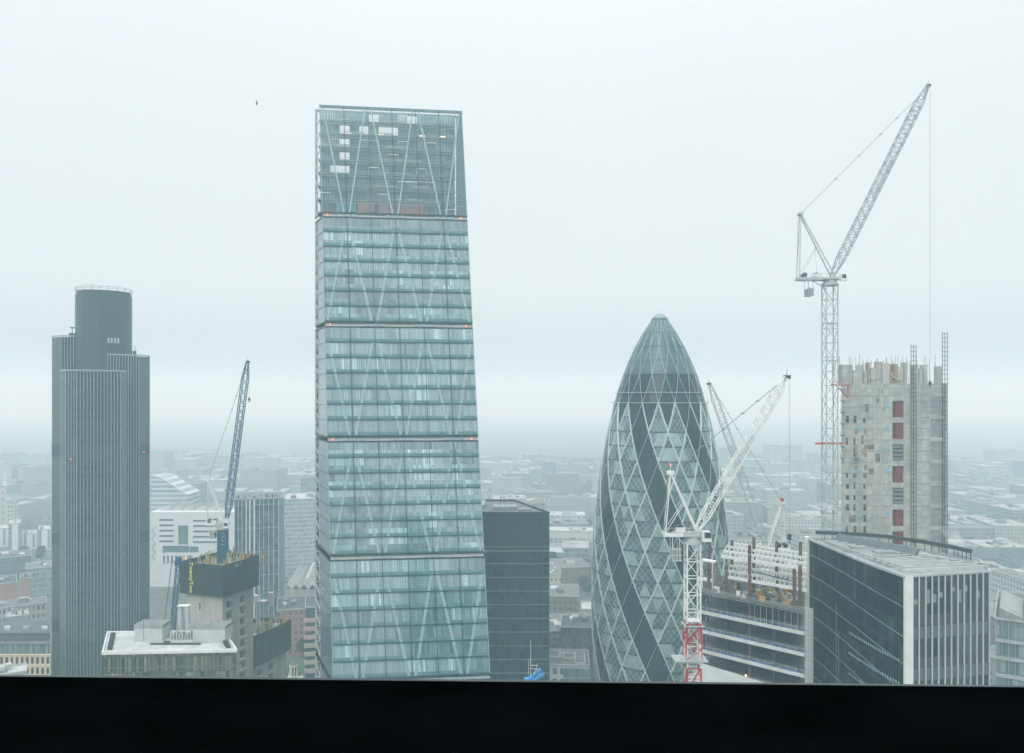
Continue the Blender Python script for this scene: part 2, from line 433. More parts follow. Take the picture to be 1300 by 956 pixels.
    for i, u in enumerate((9,20,34,41)):
        p = F(u, z0+h*6.1, -1.0); MB().box(p.x-1,p.x+1,p.y,p.y+.4,p.z-.15,p.z+.15).build('ceiling_lamp', lamp_warm, t)
cheese()

# ================================================================== ROUND LATTICE TOWER
def gherkin():
    cx, cy = X(837.5,335), 335
    t = thing('bullet_tower', 'rounded bullet-shaped glass tower with white lattice and dark spiral stripes', 'skyscraper', (cx,cy,0))
    prof = [(0,25.2),(15,27),(32,28.3),(46,29.2),(59,29.5),(70.6,29.3),(83.7,28.6),(99.8,27.2),(114.5,25.2),(130,22.2),(142,19.4),(152,16.4),(163,11.9),(169,8.7),(174,5.6),(177.5,3.2),(179,2.0),(179.8,.9)]
    def rad(z):
        z = max(0,min(z,179.8))
        for (a, ra), (b, rb) in zip(prof, prof[1:]):
            if z <= b: return .98*(ra+(rb-ra)*(z-a)/(b-a))
        return 1.2
    h = 5.85; NL = 30
    def zl(i): return max(0., 142-(24-i)*h)
    def P(tt, z, o=0.):
        r = rad(z)+o; a = R(tt); return (r*math.sin(a), -r*math.cos(a), z)
    T0 = 8.
    g1 = mat('clear lattice glass', (.095,.165,.175), .07, var=.5, scale=.12, spec=.8); g2 = mat('clear lattice glass pale', (.27,.39,.39), .1, var=.4, scale=.3, spec=.8)
    g3 = mat('clear lattice glass deep', (.045,.095,.105), .06, var=.4, scale=.3, spec=.8)
    dk = mat('dark spiral glass', (.014,.032,.037), .07, var=.4, scale=.1, spec=.6); dome = mat('dome glass', (.055,.11,.12), .3, var=.35, scale=.12, spec=.35)
    white = mat('white lattice frame', (.44,.55,.53), .4, var=.1)
    rnd = random.Random(5)
    def is_dark(tt, lv):
        if ((tt-T0+5*lv) % 60) < 20: return True
        if lv > 22:
            q = abs(((tt-T0+10) % 20)-10)
            if q > 5*(24-lv): return True
        return False
    body = MB(); spir = [MB() for _ in range(6)]; neck = MB(); dm = MB()
    for i in range(NL):
        z0, z1 = zl(i), zl(i+1)
        sub = 1
        for j in range(36):
            a0 = 10*j+(5 if i % 2 else 0)+T0
            for tri, cen in (([(a0,i),(a0+10,i),(a0+5,i+1)], (a0+5, i+.33)), ([(a0+10,i),(a0+15,i+1),(a0+5,i+1)], (a0+10, i+.67))):
                pts = [P(q[0], zl(q[1])) for q in tri]
                if i >= 24: (neck if i < 26 else dm).face(pts)
                elif is_dark(*cen):
                    sidx = int(((cen[0]-T0+5*cen[1]) % 360)//60) % 6
                    spir[sidx].face(pts)
                else: body.face(pts, rnd.choices((0,1,2),(5,3,3))[0])
    ztop = zl(NL)
    for k, za in enumerate((ztop,)):
        zs = [ztop, 179.0]
    n = 36
    for j in range(n):
        a, b = 10*j, 10*j+10
        dm.face([P(a,ztop),P(b,ztop),P(b,177.5),P(a,177.5)])
    body.build('clear_glazing', [g1,g2,g3], t)
    for sp in spir: sp.build('spiral_glazing', dk, t)
    neck.build('neck_glazing', dk, t); dm.build('dome_glazing', dome, t)
    cap = MB(); zs = (177.5,178.6,179.4,179.9); rs = (3.5,2.6,1.6,.6)
    for k in range(3):
        for j in range(24):
            a, b = R(15*j), R(15*j+15)
            cap.face([(rs[k]*math.sin(a),-rs[k]*math.cos(a),zs[k]),(rs[k]*math.sin(b),-rs[k]*math.cos(b),zs[k]),(rs[k+1]*math.sin(b),-rs[k+1]*math.cos(b),zs[k+1]),(rs[k+1]*math.sin(a),-rs[k+1]*math.cos(a),zs[k+1])])
    cap.build('cap', mat('cap metal',(.22,.29,.30),.5), t)
    # lattice
    big = MB(); thin = {}; fine = MB(); dl = MB()
    for sg in (1, -1):
        for k in range(18):
            for i in range(NL):
                z0, z1 = zl(i), zl(i+1)
                ta = T0+20*k+sg*5*i-(0 if sg < 0 else 0); tb = ta+sg*5
                # align both families on nodes at even levels
                mid = ((ta+tb)/2, i+.5)
                o = .12
                if i >= 24: dl.beam(P(ta,z0,.05),P(tb,z1,.05),.16); continue
                if sg < 0:
                    s_ = (mid[0]-T0+5*mid[1]) % 60
                    edge = s_ < 1 or s_ > 59 or abs(s_-20) < 1
                    if edge: big.beam(P(ta,z0,o),P(tb,z1,o),.42)
                    else: big.beam(P(ta,z0,o),P(tb,z1,o),.62)
                else:
                    if is_dark(mid[0]+.01,mid[1]): thin.setdefault((k,int(((mid[0]-T0+5*mid[1]) % 720)//60)),MB()).beam(P(ta,z0,.05),P(tb,z1,.05),.13)
                    else: big.beam(P(ta,z0,o),P(tb,z1,o),.58)
        for k in range(72):
            for i in range(24):
                ta = T0+5*k+sg*2.5*0+sg*10*i; tb = ta+sg*10
                # small diamonds: one storey high
                for part in range(2):
                    a_ = ta+(tb-ta)*part/2; b_ = ta+(tb-ta)*(part+1)/2
                    if (a_ % 360) > 120 and (a_ % 360) < 240: continue
                    zc = zl(i)+(zl(i+1)-zl(i))*part/2; zd = zl(i)+(zl(i+1)-zl(i))*(part+1)/2
                    if is_dark((a_+b_)/2, i+(part+.5)/2): continue
                    fine.beam(P(a_,zc,.06),P(b_,zd,.06),.13)
    big.build('diagonal_frame', white, t, kind='stuff'); [q_.build('thin_glazing_bar', white, t) for q_ in thin.values()]; dl.build('dome_glazing_bar', mat('dome bar paint',(.34,.44,.43),.5), t)
    fine.build('small_glazing_bar', mat('small bar paint', (.33,.42,.41), .4), t)
    rg = MB()
    for i in range(1, NL):
        z = zl(i)
        for j in range(72):
            a, b = 5*j+T0, 5*j+5+T0
            if i < 24 and is_dark(a+2.5, i+.02) and is_dark(a+2.5,i-.02): continue
            w = .45 if i < 24 else .08
            rg.beam(P(a,z,.06),P(b,z,.06),.2,w)
    rg.build('floor_ring', mat('ring paint', (.045,.075,.08), .4), t)
    for z, o in ((142.0,1.6),(146.2,1.0)):
        rr = MB()
        for j in range(72): rr.beam(P(5*j,z,o),P(5*j+5,z,o),.24,.24)
        for j in range(36): rr.beam(P(10*j,z,o),P(10*j,z,0),.12)
        rr.build('maintenance_rail', pale_steel, t)
gherkin()

# ================================================================== RIBBED THREE-LOBED TOWER
def ribbed():
    t = thing('ribbed_tower', 'dark ribbed tower at far left with stepped wings round a taller drum', 'skyscraper', (-203,392,0), R(27))
    glass = facade('ribbed tower glass', (.018,.032,.036), (.006,.015,.018), (.03,.055,.06), 1.2, 3.9, .1, .3, .9, thr=.015, lit=.0)
    plain = mat('ribbed tower end panel', (.045,.065,.07), .35, var=.2, scale=.1, streak=True)
    rib = mat('ribbed tower rib', (.31,.38,.395), .4, var=.2)
    drum = mat('drum cladding', (.028,.045,.05), .45, var=.3, scale=.12, streak=True)
    wings = {
      'front': ([(-17.8,-18),(-15.5,-22.5),(-11,-25),(-4,-26),(3,-25),(7,-22.5),(9.4,-18),(9.4,0),(-17.8,0)], 156.2, ()),
      'left': ([(-22.7,6),(-18.4,-2),(-8,-3),(-2,-3),(-2,20),(-22.7,20)], 173.5, (0,)),
      'right': ([(1.7,-13.5),(10.5,-14.5),(15.2,-12),(20.2,-5),(20.2,14),(1.7,14)], 164.4, (2,)),
    }
    for nm, (poly, zt, sk) in wings.items():
        w = MB().prism(poly, 0, zt, 0, 1, bottom=False).build('wing', [glass, roof_grey], t)
        if nm == 'left': q = MB().face([(-22.78,5.95,0),(-18.48,-2.1,0),(-18.48,-2.1,zt),(-22.78,5.95,zt)]); q.build('end_panel', plain, w)
        if nm == 'right': q = MB().face([(15.3,-12.06,0),(20.3,-5.06,0),(20.3,-5.06,zt),(15.3,-12.06,zt)]); q.build('end_panel', plain, w)
        f = MB(); fins(f, poly, 1.35, .34, .20, 0, zt+.5, skip=sk+(len(poly)-1, len(poly)-2)); f.build('rib', rib, w)
        c = MB(); ledge(c, poly, .3, zt+.3, zt+.9); c.build('parapet_rail', rib, w)
        for zc in (118, 75, 33):
            b = MB(); ledge(b, poly, .12, zc-3, zc+3); b.build('plant_floor_band', mat('plant louvre',(.016,.028,.032),.5), w)
    n = 20; P = []
    for i in range(n):
        a = 2*math.pi*(i+.5)/n; r = 12.6*(1+.04*abs(math.sin(2*a))); P.append((r*math.cos(a), r*math.sin(a)))
    d = MB().prism(P, 0, 194.5, 0, bottom=False).prism([(p[0]*.97,p[1]*.97) for p in P],194.5,196.2,0).build('drum', [drum], t)
    vv = MB()
    for k in range(4): vv.box(1.6+k*1.4,2.4+k*1.4,-13.3,-12.3,170.5,173)
    vv.build('vent', pale_steel, d)
    rl = MB()
    for i in range(n):
        a = Vector((*P[i],196.2)); b = Vector((*P[(i+1) % n],196.2))
        rl.beam(a,a+Vector((0,0,1.8)),.14); rl.beam(a+Vector((0,0,1.7)),b+Vector((0,0,1.7)),.14); rl.beam(a+Vector((0,0,.9)),b+Vector((0,0,.9)),.1)
    rl.build('roof_rail', dark_steel, d)
    for x_, y_, z_ in ((-5,-4,4.5),(6,2,3.2),(-9,3,2.6),(9,-5,2.4)): MB().beam((x_,y_,196),(x_,y_,196+z_),.16).build('antenna', dark_steel, d)
    dish = MB(); dish.beam((-13.8,-1,173),(-13.8,-1,178),.3); dish.cyl((-13.8,-1),1.0,178,178.5,12); dish.box(-15.2,-12.6,-2,0,173.4,175.5); dish.build('dish_mast', dark_steel, t)
    dish = MB(); dish.beam((13.8,-2,164),(13.8,-2,170),.3); dish.box(12.8,14.4,-3,-1,165,167.5); dish.build('dish_mast', dark_steel, t)
    for x_, y_, z_ in ((-13.6,-24.6,115.5),(17.6,-9.4,117)): MB().box(x_-.2,x_+.2,y_-.6,y_-.2,z_,z_+.35).build('warning_lamp', lamp_red, t)
ribbed()

# ================================================================== BLACK OFFICE TOWER BEHIND THE WEDGE
def black_tower():
    t = thing('black_office_tower', 'flat-topped black office tower between the sloping tower and the bullet tower', 'tower', (0,331,0))
    poly = [(-27,0),(15.6,0),(1,40),(-42,40)]
    g_ = facade('black tower glass', (.022,.045,.052), (.006,.018,.022), (.04,.075,.08), 2.65, 5.75, .07, .16, .97, zo=3.1, cellh=1)
    zt = 95.2
    MB().prism(poly,0,zt,0,1,bottom=False).build('wall', [g_, roof_grey], t)
    up = MB(); up.prism([(-27.2,-.15),(15.75,-.15),(15.3,1.2),(-27.4,1.2)],81,zt-.5); up.build('louvre_band', mat('black louvre',(.016,.034,.04),.4,var=.2), t)
    f = MB(); fins(f, poly, 2.65, .3, .16, 0, zt, skip=(1,2,3), off=.15); f.build('mullion', mat('black tower mullion',(.035,.065,.07),.35), t)
    for k in range(1, 14):
        zc = 79.9-5.75*k
        if zc > 0: b = MB(); b.box(-27,15.65,-.34,.0,zc,zc+.42); b.build('floor_band', mat('floor band grey',(.13,.19,.2),.4), t)
    b = MB(); b.box(-27,15.65,-.3,0,79.4,80.0); b.box(-27,15.65,-.3,0,81.2,81.5); b.build('vent_band', mat('vent band grey',(.16,.22,.22),.5), t)
    r = MB(); ledge(r, poly, .25, zt, zt+.9); r.build('parapet', dark_steel, t)
    r = MB(); r.box(-30,-12,12,28,zt,zt+2.2); r.box(-8,2,10,18,zt,zt+1.6); r.box(3,8,6,10,zt,zt+1.2); r.box(-24,-15,5,10,zt,zt+1.1); r.build('roof_plant', plant_metal, t)
    for x_, y_, h_ in ((-17,10,7),(-5,12,6),(-3,12,5),(0,20,4)): MB().beam((x_,y_,zt),(x_,y_,zt+h_),.16).build('antenna', dark_steel, t)
black_tower()

# ================================================================== CRANES
def crane(name, label, loc, rz, zt, mw, apex, back, foot, tip, jw, frame, mast_m, jib_m, rope, red=(), jn=16, pend=.93, ballast=True, mt=.22, jt=.2, grp='luffing cranes on the building sites', lamp=False):
    """luffing crane; local +X is the way the jib leans"""
    t = thing(name, label, 'crane', (loc[0],loc[1],0), rz, grp)
    n = int(zt/(mw*1.25))
    m = MB(); m.lattice((0,0,loc[2]),(0,0,zt-1.2),mw,n,mt,brace=.55)
    for k in range(int(zt/12)): z = loc[2]+k*12; m.box(-mw*.5,mw*.5,-mw*.5,mw*.5,z,z+.12) if z < zt-2 else None
    m.build('mast', mast_m, t)
    for z0, z1 in red:
        r = MB(); r.lattice((0,0,z0),(0,0,z1),mw+.12,max(1,int((z1-z0)/(mw*1.25))),mt*1.25,brace=.6); r.build('red_mast_section', red_paint, t)
    s = MB(); s.cyl((0,0),mw*.72,zt-1.2,zt-.5,16); s.cyl((0,0),mw*.55,zt-.5,zt+.6,16); s.box(-mw*.8,mw*.8,-mw*.6,mw*.6,zt+.6,zt+1.3); s.build('slewing_ring', pale_steel, t)
    cb = MB(); y_ = -mw*.95; cb.hexa([(mw*.5,y_-.9,zt-.2),(mw*.5+1.9,y_-.9,zt-.2),(mw*.5+1.9,y_+.5,zt-.2),(mw*.5,y_+.5,zt-.2),(mw*.5,y_-.9,zt+2.0),(mw*.5+1.5,y_-.9,zt+2.0),(mw*.5+1.5,y_+.5,zt+2.0),(mw*.5,y_+.5,zt+2.0)])
    cabo = cb.build('cab', white_steel, t)
    w = MB(); w.face([(mw*.5+.3,y_-.93,zt+.6),(mw*.5+1.7,y_-.93,zt+.6),(mw*.5+1.5,y_-.93,zt+1.8),(mw*.5+.3,y_-.93,zt+1.8)]); w.build('cab_window', dark_steel, cabo)
    d = MB(); zb = zt+1.3
    d.box(back[0],mw*.6,-mw*.55,-mw*.35,zt+.5,zb); d.box(back[0],mw*.6,mw*.35,mw*.55,zt+.5,zb)
    k = 5
    for i in range(k+1): x_ = back[0]+(mw*.6-back[0])*i/k; d.box(x_-.1,x_+.1,-mw*.35,mw*.35,zt+.7,zb-.1)
    d.beam((back[0]*.55,0,zt+.5),(-mw*.4,0,zt-2.2),.22)
    # handrail
    for i in range(8):
        x_ = back[0]+(mw*.4-back[0])*i/7; d.beam((x_,-mw*.58,zb),(x_,-mw*.58,zb+1.1),.05)
    d.beam((back[0],-mw*.58,zb+1.1),(mw*.4,-mw*.58,zb+1.1),.06); d.build('counter_jib', frame, t)
    wi = MB()
    for x_ in (back[0]*.8, back[0]*.45):
        for j in range(10):
            a, b = 2*math.pi*j/10, 2*math.pi*(j+1)/10; rr = .75
            wi.face([(x_+rr*math.cos(a),-mw*.3,zb+.85+rr*math.sin(a)),(x_+rr*math.cos(b),-mw*.3,zb+.85+rr*math.sin(b)),(x_+rr*math.cos(b),mw*.3,zb+.85+rr*math.sin(b)),(x_+rr*math.cos(a),mw*.3,zb+.85+rr*math.sin(a))])
        wi.face([(x_+.8*math.cos(2*math.pi*j/10),-mw*.31,zb+.85+.8*math.sin(2*math.pi*j/10)) for j in range(10)])
    wi.build('winch', dark_steel, t)
    MB().box(back[0]*.62,back[0]*.3,-mw*.56,-mw*.5,zb+.1,zb+1.2).build('side_board', white_steel, t)
    if ballast:
        b = MB()
        for i in range(3): b.box(back[0]*.72+i*.62,back[0]*.72+i*.62+.5,-mw*.5,mw*.5,zt-4.6,zt-2.3)
        b.build('counterweight', mat('counterweight concrete',(.30,.33,.33),.7,var=.4), t)
        h_ = MB()
        for i in (0, 3): 
            for y_ in (-mw*.45, mw*.45): h_.beam((back[0]*.72+i*.6,y_,zt-4.7),(back[0]*.72+i*.45,y_,zt+.6),.12)
        for zc in (-4.7,-3.5,-2.2): h_.box(back[0]*.72-.1,back[0]*.72+1.95,-mw*.52,-mw*.48,zt+zc,zt+zc+.1)
        h_.build('counterweight_hanger', frame, t)
    # A-frame
    ax = Vector((apex[0],0,zt+apex[1])); f = MB()
    for y_ in (-mw*.42, mw*.42):
        f.beam((mw*.35,y_,zb),(ax.x,y_*.35,ax.z),.32); f.beam((back[0]+.3,y_,zb),(ax.x,y_*.35,ax.z),.2)
        p = Vector((mw*.35,y_,zb)).lerp(Vector((ax.x,y_*.35,ax.z)),.5); q = Vector((back[0]+.3,y_,zb)); f.beam(p,q,.13)
    for k in range(1, 7):
        a_ = Vector((mw*.35,-mw*.42,zb)).lerp(Vector((ax.x,-mw*.15,ax.z)),k/7); b_ = Vector((mw*.35,mw*.42,zb)).lerp(Vector((ax.x,mw*.15,ax.z)),k/7); f.beam(a_,b_,.1)
    f.box(ax.x-.7,ax.x+.7,-mw*.25,mw*.25,ax.z-.4,ax.z+.35); f.beam(ax,ax+Vector((0,0,1.6)),.1); f.build('a_frame', frame, t)
    # jib
    fo = Vector((foot[0],0,zt+foot[1])); tp = Vector((tip[0],0,zt+tip[1])); L = (tp-fo).length
    j = MB(); p1 = fo.lerp(tp,.09); p2 = fo.lerp(tp,.90)
    j.lattice(p1,p2,jw,jn,jt,up=(0,1,0),brace=.5)
    j.lattice(fo,p1,jw*.45,2,jt,w2=jw,up=(0,1,0)); j.lattice(p2,tp,jw,3,jt,w2=jw*.3,up=(0,1,0),brace=.6)
    jo = j.build('jib', jib_m, t)
    dr = (tp-fo).normalized(); nn = Vector((-dr.z,0,dr.x))
    h_ = MB(); h_.cyl((tp.x+.3,0),.55,tp.z-.2,tp.z+.2,10); h_.box(tp.x-.5,tp.x+.9,-.3,.3,tp.z-.5,tp.z+.3); h_.beam(tp,tp+Vector((.3,0,1.6)),.08); h_.build('jib_head', dark_steel, jo)
    wk = MB(); a_ = fo.lerp(tp,.42); b_ = fo.lerp(tp,.62)
    wk.beam(a_-nn*jw*.1,b_-nn*jw*.1,jw*.5,.08); wk.build('jib_walkway', pale_steel, jo)
    pe = MB(); q = fo.lerp(tp,pend)+nn*jw*.45
    for y_ in (-.35,.35):
        pe.beam(ax+Vector((0,y_,0)),q+Vector((0,y_,0)),.07)
    for k in (.3,.5,.68,.82): c = ax.lerp(q,k); pe.box(c.x-.25,c.x+.25,-.45,.45,c.z-.12,c.z+.12)
    for y_ in (-mw*.3,mw*.3): pe.beam((back[0]+.2,y_,zb),(ax.x-.5,y_*.4,ax.z),.08)
    pe.beam((back[0]*.4,0,zb),ax.lerp(Vector((mw*.3,0,zb)),.45),.06)
    pe.build('pendant_rope', cable, t)
    if rope:
        hk = tp+Vector((.7,0,0)); ro = MB()
        ro.beam(hk+Vector((0,-.18,0)),hk+Vector((0,-.18,-rope)),.032); ro.beam(hk+Vector((0,.18,0)),hk+Vector((0,.18,-rope)),.032)
        rr = ro.build('hoist_rope', cable, t)
        MB().box(hk.x-.35,hk.x+.35,-.3,.3,hk.z-rope-1.2,hk.z-rope).box(hk.x-.1,hk.x+.1,-.08,.08,hk.z-rope-2.0,hk.z-rope-1.2).build('hook_block', dark_steel, rr)
    if lamp: MB().box(ax.x-.13,ax.x+.13,-.13,.13,ax.z+1.6,ax.z+1.9).build('warning_lamp', lamp_red, t)
    return t

big = crane('luffing_crane','tall white crane with its jib raised high above the raw concrete core',(X(1053.5,255),255,0),0,Z(358,255),3.7,
      (X(1016,255)-X(1053.5,255),Z(272,255)-Z(358,255)),(X(1012,255)-X(1053.5,255),0),(.8,2.0),(X(1178,255)-X(1053.5,255),Z(108,255)-Z(358,255)),2.4,
      pale_steel,pale_steel,mat('weathered crane paint',(.34,.38,.385),.5,var=.3,scale=.3),96,jn=34,mt=.3,jt=.25)
tie = MB(); tie.box(-4.6,4.4,-.3,.3,Z(563,255)-.3,Z(563,255)+.3); tie.build('mast_tie', red_paint, big)
tie = MB(); zq = Z(489,255); tie.box(.5,6.5,-.9,.9,zq-.25,zq+.25); tie.beam((5.9,0,zq-4),(2.2,0,zq-.2),.35); tie.beam((5.9,0,zq-4),(5.9,0,zq),.35)
for k in range(7): tie.beam((.6+k,-.9,zq),(.6+k,-.9,zq+1.3),.08)
tie.beam((.6,-.9,zq+1.3),(6.5,-.9,zq+1.3),.08); tie.build('mast_tie_platform', mat('faded red platform',(.35,.12,.10),.6), big)

mid = crane('luffing_crane','white crane with red lower mast standing in front of the bullet tower',(X(879,170),170,0),0,Z(683,170),2.85,
      (X(851,170)-X(879,170),Z(600,170)-Z(683,170)),(X(842,170)-X(879,170),0),(1.0,1.8),(X(998,170)-X(879,170),Z(478,170)-Z(683,170)),1.75,
      white_steel,white_steel,white_steel,34,red=((Z(872,170),Z(846,170)),(Z(815,170),Z(790,170))),jn=22,mt=.3,jt=.2,lamp=True)
pf = MB(); zq = Z(836,170)
pf.box(-4.2,2.9,-2.2,2.2,zq-.15,zq+.1)
for x_ in (-4.2,-3,-1.8,-.6,.6,1.8,2.9): pf.beam((x_,-2.2,zq),(x_,-2.2,zq+1.1),.06)
pf.beam((-4.2,-2.2,zq+1.1),(2.9,-2.2,zq+1.1),.07); pf.build('climbing_platform', pale_steel, mid)
cf = MB(); cf.lattice((0,0,zq+.2),(0,0,Z(795,170)),3.3,3,.18); cf.build('climbing_frame', red_paint, mid)
pf = MB(); zq = Z(793,170); pf.box(-2.1,2.1,-2.1,2.1,zq,zq+.15)
for x_ in (-2.1,-1,0,1,2.1): pf.beam((x_,-2.1,zq),(x_,-2.1,zq+1.1),.06)
pf.beam((-2.1,-2.1,zq+1.1),(2.1,-2.1,zq+1.1),.07); pf.build('upper_platform', pale_steel, mid)

far = crane('luffing_crane','pale crane behind the white steel frame, jib leaning left and red sheave on its peak',(X(977,262),262,0),math.pi,Z(700,262),3.0,
      (-(X(993,262)-X(977,262)),Z(638,262)-Z(700,262)),(-6.5,0),(1.2,2.2),(-(X(896,262)-X(972,262)),Z(487,262)-Z(700,262)),2.0,
      white_steel,white_steel,pale_steel,24,jn=22,mt=.26,jt=.2)
MB().box(-4.6,-3.8,-.5,.5,Z(638,262)-1.2,Z(638,262)+1.5).build('red_peak_sheave', red_paint, far)  # red painted sheave, gives off no light

blu = crane('luffing_crane','blue jibbed crane rising from the black wrapped core left of the sloping tower',(X(283,304),304,74),0,Z(668,304),2.8,
      (X(264,304)-X(283,304),Z(610,304)-Z(668,304)),(X(262,304)-X(283,304),0),(1.6,3.0),(X(314,304)-X(283,304),Z(459,304)-Z(668,304)),2.1,
      white_steel,blue_steel,blue_steel,14,jn=26,ballast=True,jt=.26,mt=.5,pend=.9)

# slim blue crane left of the wrapped core
t = thing('blue_derrick','slim dark blue derrick jib standing left of the black wrapped core','crane',(X(219,275),275,0))
MB().lattice((0,0,0),(0,0,Z(800,275)),1.6,34,.2).build('mast', blue_steel, t)
a_ = Vector((0,0,Z(800,275))); b_ = Vector((X(227,275)-X(219,275),0,Z(712,275)))
j = MB(); j.lattice(a_,b_,1.3,14,.22,up=(0,1,0)); j.build('jib', blue_steel, t)
MB().cyl((b_.x,b_.y),1.1,b_.z-.2,b_.z+1.4,12).box(b_.x-1.3,b_.x+1.2,-.6,.6,b_.z-1.5,b_.z-.2).build('jib_head', blue_steel, t)
MB().beam((b_.x-2.4,0,b_.z-.3),(-3.2,0,a_.z),.2).beam((b_.x-2.4,0,b_.z-.3),(b_.x,0,b_.z+.3),.2).build('stay', blue_steel, t)
MB().box(b_.x+2.5,b_.x+2.8,-.1,.1,b_.z+1.0,b_.z+1.3).beam((b_.x,0,b_.z+.9),(b_.x+2.6,0,b_.z+1.1),.07).build('warning_lamp', lamp_red, t)

# blue crane tip in front of the black tower
bx, by = X(676,215), 215
t = thing('blue_jib_crane','bright blue crane head low in front of the black office tower','crane',(bx,by,0))
bright_blue = mat('bright blue paint',(.04,.30,.62),.45,var=.15)
MB().lattice((0,0,0),(0,0,Z(866,215)),1.6,34,.2).build('mast', bright_blue, t)
zb = Z(866,215); j = MB(); j.lattice((-1.6,0,zb-.5),(2.6,0,zb+2.9),1.7,5,.22,up=(0,1,0)); j.build('jib', bright_blue, t)
j = MB(); j.beam((-1.4,-.9,zb-.6),(2.5,-.9,zb+2.6),1.5,.1,up=(0,0,1)); j.build('walkway_deck', bright_blue, t)
MB().box(-2.2,.3,-.8,.8,zb-.6,zb+1.1).build('winch_house', bright_blue, t)
j = MB(); j.beam((-.5,0,zb+1),(-.5,0,zb+11.5),.12); j.beam((-1.1,0,zb+2),(-1.1,0,zb+6),.1); j.build('antenna', white_steel, t)
MB().beam((.3,0,zb+2),(1.6,0,zb+5.2),.09).beam((-.5,0,zb+3.8),(1.8,0,zb+3.4),.09).beam((-.5,0,zb+4.6),(1.4,0,zb+4.5),.09).build('stay', white_steel, t)

# ================================================================== WRAPPED CORES
yel = mat('yellow formwork timber',(.42,.36,.16),.7,var=.4,scale=1.5); wrap = mat('black site netting',(.010,.022,.026),.8,var=.3,scale=.4)
ochre = mat('ochre formwork board',(.35,.22,.12),.8,var=.4,scale=1.5)
def wrapped(label, fl, fx, wlen, dlen, ang, ztop, zbot, inset, text=None, seed=1):
    """root at the front corner; local -X runs along the left face, +Y along the right face"""
    t = thing('wrapped_core', label, 'building site', (fl[0],fl[1],0), ang)
    rnd = random.Random(seed)
    w = MB()
    w.box(-wlen,0,0,.25,zbot,ztop); w.box(-.25,0,.25,dlen,zbot,ztop); w.box(-wlen,-wlen+.25,.25,dlen,zbot,ztop); w.box(-wlen+.25,-.25,dlen-.25,dlen,zbot,ztop)
    net = w.build('netting', wrap, t)
    rb = MB()
    for i in range(int(wlen/1.6)): rb.box(-1.6*i-.1,-1.6*i,-.05,.0,zbot+.1,ztop-.1)
    for i in range(int(dlen/1.6)): rb.box(0,.05,1.6*i,1.6*i+.1,zbot+.1,ztop-.1)
    for k in range(1,4): zq = zbot+(ztop-zbot)*k/4; rb.box(-wlen,0.02,-.035,0,zq,zq+.06); rb.box(0,.035,0,dlen,zq,zq+.06)
    rb.build('netting_seam', mat('netting seam',(.02,.036,.042),.8), net)
    # concrete with openings
    c = inset; holesL = []; holesR = []
    zz_ = zbot-3.4
    while zz_ > 3:
        holesR += [(c+2.2, c+5.2, zz_-1.9, zz_+.9), (c+9.5, c+12.3, zz_-1.9, zz_+.9)]
        zz_ -= 4.2
    holesL = [(-wlen*.62,-wlen*.60+.3,zbot-6,zbot-3.5)]
    wl = holed(-wlen+c,-c,0,zbot+.5,holesL,c,1.0); lf = wl.build('core_wall', concrete_pale, t)
    wr = holed(c,dlen-c,0,zbot+.5,holesR,c,1.4)
    wr.v = [(-(y_), x_, z_) for x_, y_, z_ in wr.v]   # turn the wall round onto the right face
    rf = wr.build('core_wall', concrete, t)
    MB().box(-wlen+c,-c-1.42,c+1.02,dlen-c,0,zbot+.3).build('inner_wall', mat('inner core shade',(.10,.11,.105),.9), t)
    led = MB()
    for h_ in holesR: led.box(-c+.0,-c+.35,h_[0]-.4,h_[1]+.4,h_[2]-.45,h_[2]-.05)
    led.build('opening_sill', concrete_pale, rf)
    for h_ in holesR:
        if rnd.random() < .75: MB().box(-c-1.2,-c-.7,h_[0],h_[0]+1.5*rnd.random()+.6,h_[2],h_[2]+1.0+1.3*rnd.random()).build('opening_boarding', yel, rf)
    fl_ = MB(); fl_.box(-wlen+.3,-.3,.3,dlen-.3,ztop-2.2,ztop-1.8); fl_.build('work_deck', mat('deck board',(.20,.19,.14),.9,var=.4,scale=1), t)
    for k in range(64):
        x_ = -rnd.uniform(.8,wlen-.8); y_ = rnd.uniform(.8,dlen-.8)
        hh = rnd.uniform(1.2,3.6) if rnd.random() < .7 else rnd.uniform(3.2,5.4); ww = rnd.choice((.12,.15,.3,.5,.9))
        MB().box(x_,x_+ww,y_,y_+.3,ztop-1.8,ztop-1.8+hh).build('formwork_post', rnd.choice((yel,yel,yel,ochre,concrete_pale,dark_steel)), t)
    for k in range(10):
        x_ = -rnd.uniform(1,wlen-2.5); y_ = rnd.uniform(1,dlen-3)
        MB().box(x_,x_+rnd.uniform(.8,2.2),y_,y_+rnd.uniform(.8,2),ztop-1.8,ztop-1.8+rnd.uniform(.4,1.6)).build('site_crate', rnd.choice((yel,concrete_pale,white_steel,roof_grey)), t)
    for y_ in (1.5,dlen-1.5):
        for k in range(int(wlen/2.4)): MB().beam((-1-2.4*k,y_*.0+.5 if y_ < 2 else y_,ztop-.5),(-1-2.4*k,y_*.0+.5 if y_ < 2 else y_,ztop+.9),.09).build('guard_post', yel, t)
    return t
ang = math.atan2(-8,18.5)
cA = wrapped('larger concrete core wrapped in black netting with yellow vertical lettering', (-106.4,290), 0, 20.1, 20.5, ang+R(3), 82.2, 70.4, 1.6, seed=2)
cu = bpy.data.curves.new('lettering','FONT'); cu.body = 'TwentyTwo'; cu.size = 2.35; cu.extrude = .03; cu.align_x = 'CENTER'; cu.align_y = 'CENTER'
to = bpy.data.objects.new('lettering', cu); COL.objects.link(to); to.parent = cA
to.location = (-14.7,-.09,76.7); to.rotation_euler = Matrix.Rotation(R(90),3,'X').to_euler()
to.rotation_euler = (Matrix.Rotation(R(90),3,'X') @ Matrix.Rotation(R(-90),3,'Z')).to_euler()
